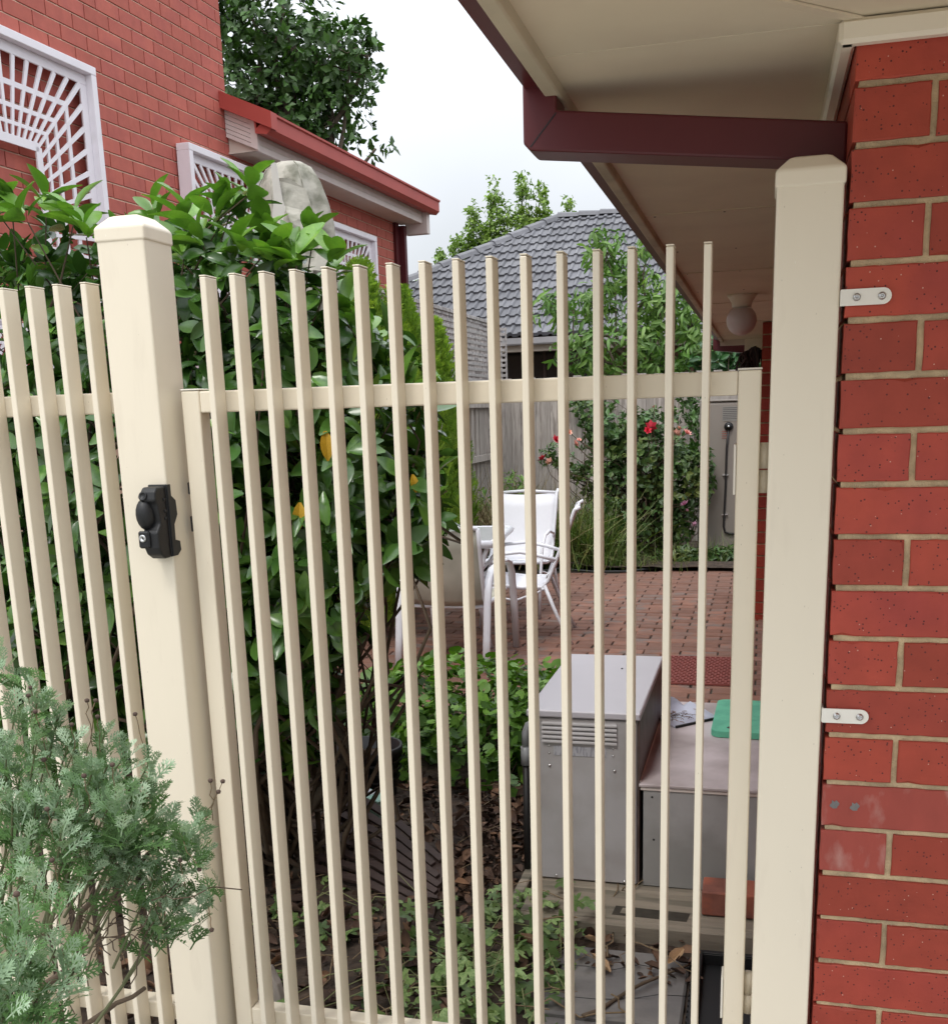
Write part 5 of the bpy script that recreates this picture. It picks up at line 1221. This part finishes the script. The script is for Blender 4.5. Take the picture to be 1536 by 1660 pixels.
leafy('weed', 'fresh green weed growing at the foot of the back fence', 'weed', (-2.75, 11.9, 0), [(-2.72, 11.9, .5, .22, .2, .42), (-3.0, 11.9, .4, .12, .12, .3)], 140, L_LONG, .10, CHERL, 5, .2, .8, .6, 0, 0, nst=16, r0=.006)
leafy('bed_edging_plant', 'low dark leafy plant at the foot of the hot water unit', 'plant', (-.6, 10.95, 0), [(-.75, 10.85, .06, .3, .15, .1), (-.3, 10.95, .05, .25, .15, .1)], 170, L_LONG, .09, ROSEL, 5, .2, 1., .4, 0, 0, nst=10, r0=.004)
leafy('creeper', 'dark creeper climbing the fence left of the hot water unit', 'creeper', (-.8, 12.4, 0), [(-.80, 12.4, 1.55, .12, .08, .3), (-.70, 11.9, 1.3, .04, .05, .35), (-1.9, 12.4, 1.65, .3, .08, .22)], 150, L_SMALL, .06, DTREE, 4, .1, .9, .1, .2, 0, nst=16, r0=.006)

def tree(name, label, loc, h0, blobs, n, tpl, size, m, k, droop, base_r, group=None, nlimb=14, shell=.35, upb=.2, jit=.03, spread=.9, nparts=0):
    t = thing(name, label, 'tree', loc, 0, group); P, O = in_blobs(blobs, n, shell); LP, LR, LS = rosettes(P, O, k, size, spread, upb, jit, droop)
    keep = leaf_objects('leaf', tpl, LP, LR, LS, m, t, nparts) if nparts else np.ones(len(LP), bool)
    link('crown', cloud_mesh('crown', tpl, LP[keep], LR[keep], LS[keep], int(h0*10)), m, t, kind='stuff')
    m_ = MB(); c = np.array([b[:3] for b in blobs]).mean(0); top = (c[0], c[1], max(h0, c[2])); m_.tube(wander((*loc[:2], 0), top, 9, .04), list(np.linspace(base_r, base_r*.35, 9)), 9); m_.build('trunk', BARK, t, True)
    for b in blobs[:nlimb]:
        f = random.uniform(.3, .85); s_ = (loc[0]+(c[0]-loc[0])*f, loc[1]+(c[1]-loc[1])*f, top[2]*f); m_ = MB(); m_.tube(wander(s_, b[:3], 6, .12), list(np.linspace(base_r*.45, base_r*.1, 6)), 6); m_.build('limb', BARK, t, True)
    tw = MB()
    for i in rng.choice(len(P), min(220, len(P)), replace=False):
        b = min(blobs, key=lambda q: np.linalg.norm(np.array(q[:3])-P[i])); tw.tube(wander(b[:3], tuple(P[i]), 4, .15), [base_r*.10, base_r*.07, base_r*.04, base_r*.03], 4, cap=False)
    tw.build('twigs', BARK, t, True, kind='stuff'); return t
# drooping cherry behind the back fence
cb = [(-1.85, 13.3, 3.35, .25, .25, .28), (-2.45, 13.3, 2.75, .35, .25, .25), (-2.0, 13.3, 2.75, .3, .3, .3), (-1.55, 13.4, 3.0, .35, .3, .35), (-1.2, 13.3, 2.7, .4, .3, .35), (-.85, 13.3, 2.45, .35, .3, .35), (-1.45, 13.2, 2.3, .45, .35, .3), (-2.15, 13.2, 2.25, .35, .3, .28), (-.7, 13.2, 2.1, .4, .3, .3), (-1.9, 13.3, 2.0, .4, .3, .2), (-1.2, 13.3, 2.0, .4, .3, .2), (-1.35, 13.3, 3.35, .15, .2, .2), (-.95, 13.3, 2.95, .2, .2, .2)]
tree('cherry_tree', 'loose green cherry tree with drooping leaves in front of the tiled roof', (-1.55, 13.4, 0), 2.6, cb, 590, L_LONG, .13, CHERL, 5, .75, .06, shell=.1, jit=.05)
leafy('laurel_bush', 'dark laurel with pale edged leaves under the far end of the eave', 'bush', (-.4, 12.95, 0), [(-.45, 12.95, 2.05, .35, .2, .25), (-.1, 12.95, 2.0, .3, .2, .3), (-.3, 13.0, 1.6, .6, .2, .4)], 260, L_CAM, .115, DTREE2, 5, .4, .9, .2, .3, 0, nst=30) if False else None
DTREE2 = mat('laurel_leaf', (.035, .10, .03), .3, .15, 30, rnd=.5, trans=.1)
leafy('laurel_bush', 'dark laurel bush behind the fence under the far end of the eave', 'bush', (-.4, 12.95, 0), [(-.45, 12.95, 2.05, .35, .2, .25), (-.1, 12.95, 2.0, .3, .2, .3), (-.3, 13.05, 1.6, .6, .2, .4)], 240, L_CAM, .115, DTREE2, 5, .4, .9, .2, .3, 0, nst=30)
# tall dark tree behind the left house
db = [(-6.9, 14.5, 7.2, .9, 1.0, .8), (-6.2, 14.5, 6.35, .9, 1.0, .75), (-5.7, 14.5, 6.1, .7, .9, .55), (-5.35, 14.4, 5.95, .42, .6, .5), (-5.6, 14.4, 5.4, .55, .7, .5), (-6.5, 14.5, 5.6, .9, 1., .8), (-7.4, 14.6, 6.2, .9, 1., 1.), (-6.1, 14.4, 5.1, .6, .7, .5), (-6.9, 14.6, 4.8, 1.2, 1, .9), (-7.6, 14.6, 7.4, .8, .9, .8), (-5.05, 14.3, 6.05, .22, .4, .35), (-5.0, 14.3, 4.95, .20, .2, .14), (-5.25, 14.3, 4.75, .16, .2, .10), (-6.35, 14.5, 7.35, .35, .5, .22)]
tree('dark_tree', 'tall dark green tree rising behind the left house', (-6.8, 14.8, 0), 6.4, db, 2100, L_SMALL, .115, DTREE, 6, .15, .16, shell=.25, jit=.06)
lb = []
for x, y0, y1, w in ((765, 345, 440, .22), (800, 318, 430, .26), (845, 300, 400, .22), (880, 308, 390, .22), (918, 325, 365, .12), (738, 385, 440, .2), (718, 408, 450, .16), (822, 345, 430, .3), (862, 345, 400, .3), (780, 380, 450, .5), (690, 440, 460, .2), (940, 348, 372, .1)):
    for f in (0, .5, 1):
        d = CR.T @ np.array([(x+random.uniform(-4, 4)-768)/1730.37, (y0+12+(y1-y0)*f-1065.64)/1730.37, 1.0]); p = d*24/d[1]; lb.append((p[0], 24, p[2]+EYE, w*(.55+.5*f), .4, (y1-y0)/72*.33))
tree('light_tree', 'bright light green tree rising behind the tiled roof', (-5.4, 24.2, 0), 5, lb, 2300, L_SMALL, .092, LTREE, 6, 0, .12, shell=.1, upb=.8, jit=.06, nlimb=36)

# silvery shrub in front of the fence
def silver_shrub():
    t = thing('silver_shrub', 'silvery feathery leaved shrub with dried seed heads in front of the fence', 'shrub', (-1.2, 1.35, 0))
    def P3(x, y, yy):
        d = CR.T @ np.array([(x-768)/1730.37, (y-1065.64)/1730.37, 1.0]); return d*yy/d[1]+np.array([0, 0, EYE])
    targets = []
    for x, y, yy in ((60, 1130, 1.45), (25, 1150, 1.4), (95, 1165, 1.5), (170, 1185, 1.55), (205, 1215, 1.5), (240, 1240, 1.55), (120, 1215, 1.4), (150, 1250, 1.35), (60, 1200, 1.3), (10, 1220, 1.3), (245, 1285, 1.5), (215, 1300, 1.4),
                     (130, 1320, 1.3), (70, 1290, 1.3), (20, 1300, 1.25), (330, 1310, 1.5), (305, 1345, 1.45), (290, 1385, 1.5), (320, 1370, 1.5), (40, 1370, 1.2), (250, 1420, 1.45), (300, 1450, 1.5), (285, 1490, 1.5), (320, 1465, 1.5), (255, 1500, 1.45), (240, 1360, 1.45), (190, 1330, 1.4), (200, 1385, 1.4), (130, 1360, 1.3), (100, 1345, 1.25), (150, 1405, 1.3), (225, 1335, 1.45), (165, 1300, 1.35), (60, 1430, 1.1), (10, 1430, 1.1),
                     (30, 1500, 1.0), (0, 1560, .95), (50, 1560, 1.0), (90, 1540, 1.1), (20, 1610, .95), (60, 1620, 1.0), (5, 1650, .9), (-40, 1500, 1.0), (-60, 1350, 1.2), (-50, 1200, 1.3), (-30, 1600, .9), (0, 1065, 1.5), (-20, 1100, 1.4), (120, 1270, 1.35), (180, 1275, 1.5), (35, 1250, 1.35), (-20, 1450, 1.1), (30, 1340, 1.3)):
        targets.append((P3(x, y, yy)))
    for i in range(30):
        b = targets[random.randrange(len(targets)-8)]; targets.append(b+rng.normal(size=3)*np.array([.04, .07, .035])+np.array([-.02, .05, -.01]))
    base = P3(-30, 1900, 1.35); LP = []; LD = []; LN = []; LS = []; LK = []; st = MB(); fines = MB()
    for ti, q in enumerate(targets):
        mid = base+(q-base)*.55+np.array([-.05, 0, -.03])+rng.normal(size=3)*.03; pts = []
        for f in np.linspace(0, 1, 9): pts.append((1-f)**2*base+2*f*(1-f)*mid+f*f*q)
        if ti % 7 == 0: st.tube([tuple(p) for p in pts], list(np.linspace(.006, .0016, 9)), 5, cap=False)
        elif project(pts[-1])[0] < 255 and project(pts[-1])[1] > 1120: st.tube([tuple(p) for p in pts[6:]], list(np.linspace(.0025, .0014, 3)), 4, cap=False)
        d = pts[-1]-pts[-3]; d /= np.linalg.norm(d); d = d*.6+np.array([0, 0, .55])+rng.normal(size=3)*.2; d /= np.linalg.norm(d)
        nl = 15
        for j in range(nl):
            f = j/nl; ang = j*2.4+ti; a = np.cross(d, [math.cos(ang), math.sin(ang), .3]); a /= np.linalg.norm(a)
            LP.append(q-d*(1-f)*.085+a*.003); LD.append(d*(.35+1.1*f)+a*(1.0-.55*f)+rng.normal(size=3)*.12); LN.append(d+rng.normal(size=3)*.2); LS.append((.056-.022*f)*(.65+.6*random.random())); LK.append(1-f if False else f)
    LP = np.array(LP); LD = np.array(LD); LS = np.array(LS); tipx, tipy, _ = project(LP+LD/np.linalg.norm(LD, axis=1, keepdims=True)*LS[:, None])
    okl = (tipx < np.interp(tipy, [1090, 1120, 1180, 1230, 1280, 1310, 1500, 1540, 1600, 1660], [105, 130, 220, 268, 290, 352, 350, 262, 180, 135])+rng.normal(0, 6, len(LP))) & (tipy > np.interp(tipx, [0, 60, 120, 270, 350], [1030, 1100, 1130, 1190, 1290]))
    LP, LD, LN, LS, LK = LP[okl], LD[okl], np.array(LN)[okl], LS[okl], np.array(LK)[okl]; R = frames(LD, LN)
    sil = LK+rng.normal(0, .25, len(LK)) > .42
    ks = leaf_objects('silver_leaf', L_FEATH, LP[sil], R[sil], LS[sil], SILV, t, 180); A = np.where(sil)[0][ks]
    kg = leaf_objects('green_leaf', L_FEATH, LP[~sil], R[~sil], LS[~sil], SILVD, t, 110); G = np.where(~sil)[0][kg]
    link('silver_foliage', cloud_mesh('f', L_FEATH, LP[A], R[A], LS[A]), SILV, t, kind='stuff'); link('green_foliage', cloud_mesh('g', L_FEATH, LP[G], R[G], LS[G]), SILVD, t, kind='stuff')
    # bare dead shoots low down
    for i in range(60):
        a = P3(random.uniform(80, 260), random.uniform(1400, 1560), random.uniform(1.35, 1.6)); fines.tube(wander(tuple(a), tuple(a+rng.normal(size=3)*.06), 5, .12), .0011, 4, cap=False)
    for (x0, y0, x1, y1, r) in ((40, 1660, 130, 1480, .008), (130, 1480, 260, 1370, .005), (120, 1680, 235, 1602, .0055)):
        m = MB(); m.tube(wander(tuple(P3(x0, y0, 1.45)), tuple(P3(x1, y1, 1.5)), 7, .08), list(np.linspace(r, r*.7, 7)), 7); m.build('branch', TWIG, t, True)
    st.build('stems', mat('green_brown_stem', (.12, .13, .06), .8, .2), t, True, kind='stuff'); fines.build('dead_twigs', TWIG, t, True, kind='stuff')
    def seed(x, y, yy, x2, y2):
        p = P3(x, y, yy); q = P3(x2, y2, yy+.02); s = t; m = MB(); m.tube(wander(tuple(q), tuple(p), 7, .05), .0009, 4); k = m.build('flower_stalk', STALK, t, True)
        m = MB(); m.lathe([(0, -.0035), (.0032, -.0025), (.0042, .0003), (.0036, .0025), (.0022, .0034), (0, .003)], tuple(p), 9); m.build('seed_head', SEED, k, True)
    for a in ((50, 1115, 1.45, 60, 1180), (46, 1128, 1.44, 52, 1190), (57, 1154, 1.4, 75, 1220), (141, 1136, 1.5, 150, 1210), (155, 1136, 1.5, 140, 1230), (158, 1162, 1.5, 165, 1240), (219, 1158, 1.55, 235, 1220), (116, 1175, 1.45, 120, 1250), (71, 1232, 1.3, 90, 1280), (136, 1258, 1.3, 150, 1320), (182, 1240, 1.35, 190, 1300), (76, 1312, 1.25, 90, 1370), (361, 1267, 1.5, 330, 1340), (354, 1284, 1.5, 325, 1350), (341, 1266, 1.5, 345, 1330), (323, 1410, 1.45, 290, 1350), (343, 1508, 1.45, 338, 1470), (27, 1450, 1.0, 35, 1510), (292, 1395, 1.45, 300, 1440), (84, 1395, 1.2, 100, 1450)): seed(*a)
silver_shrub()
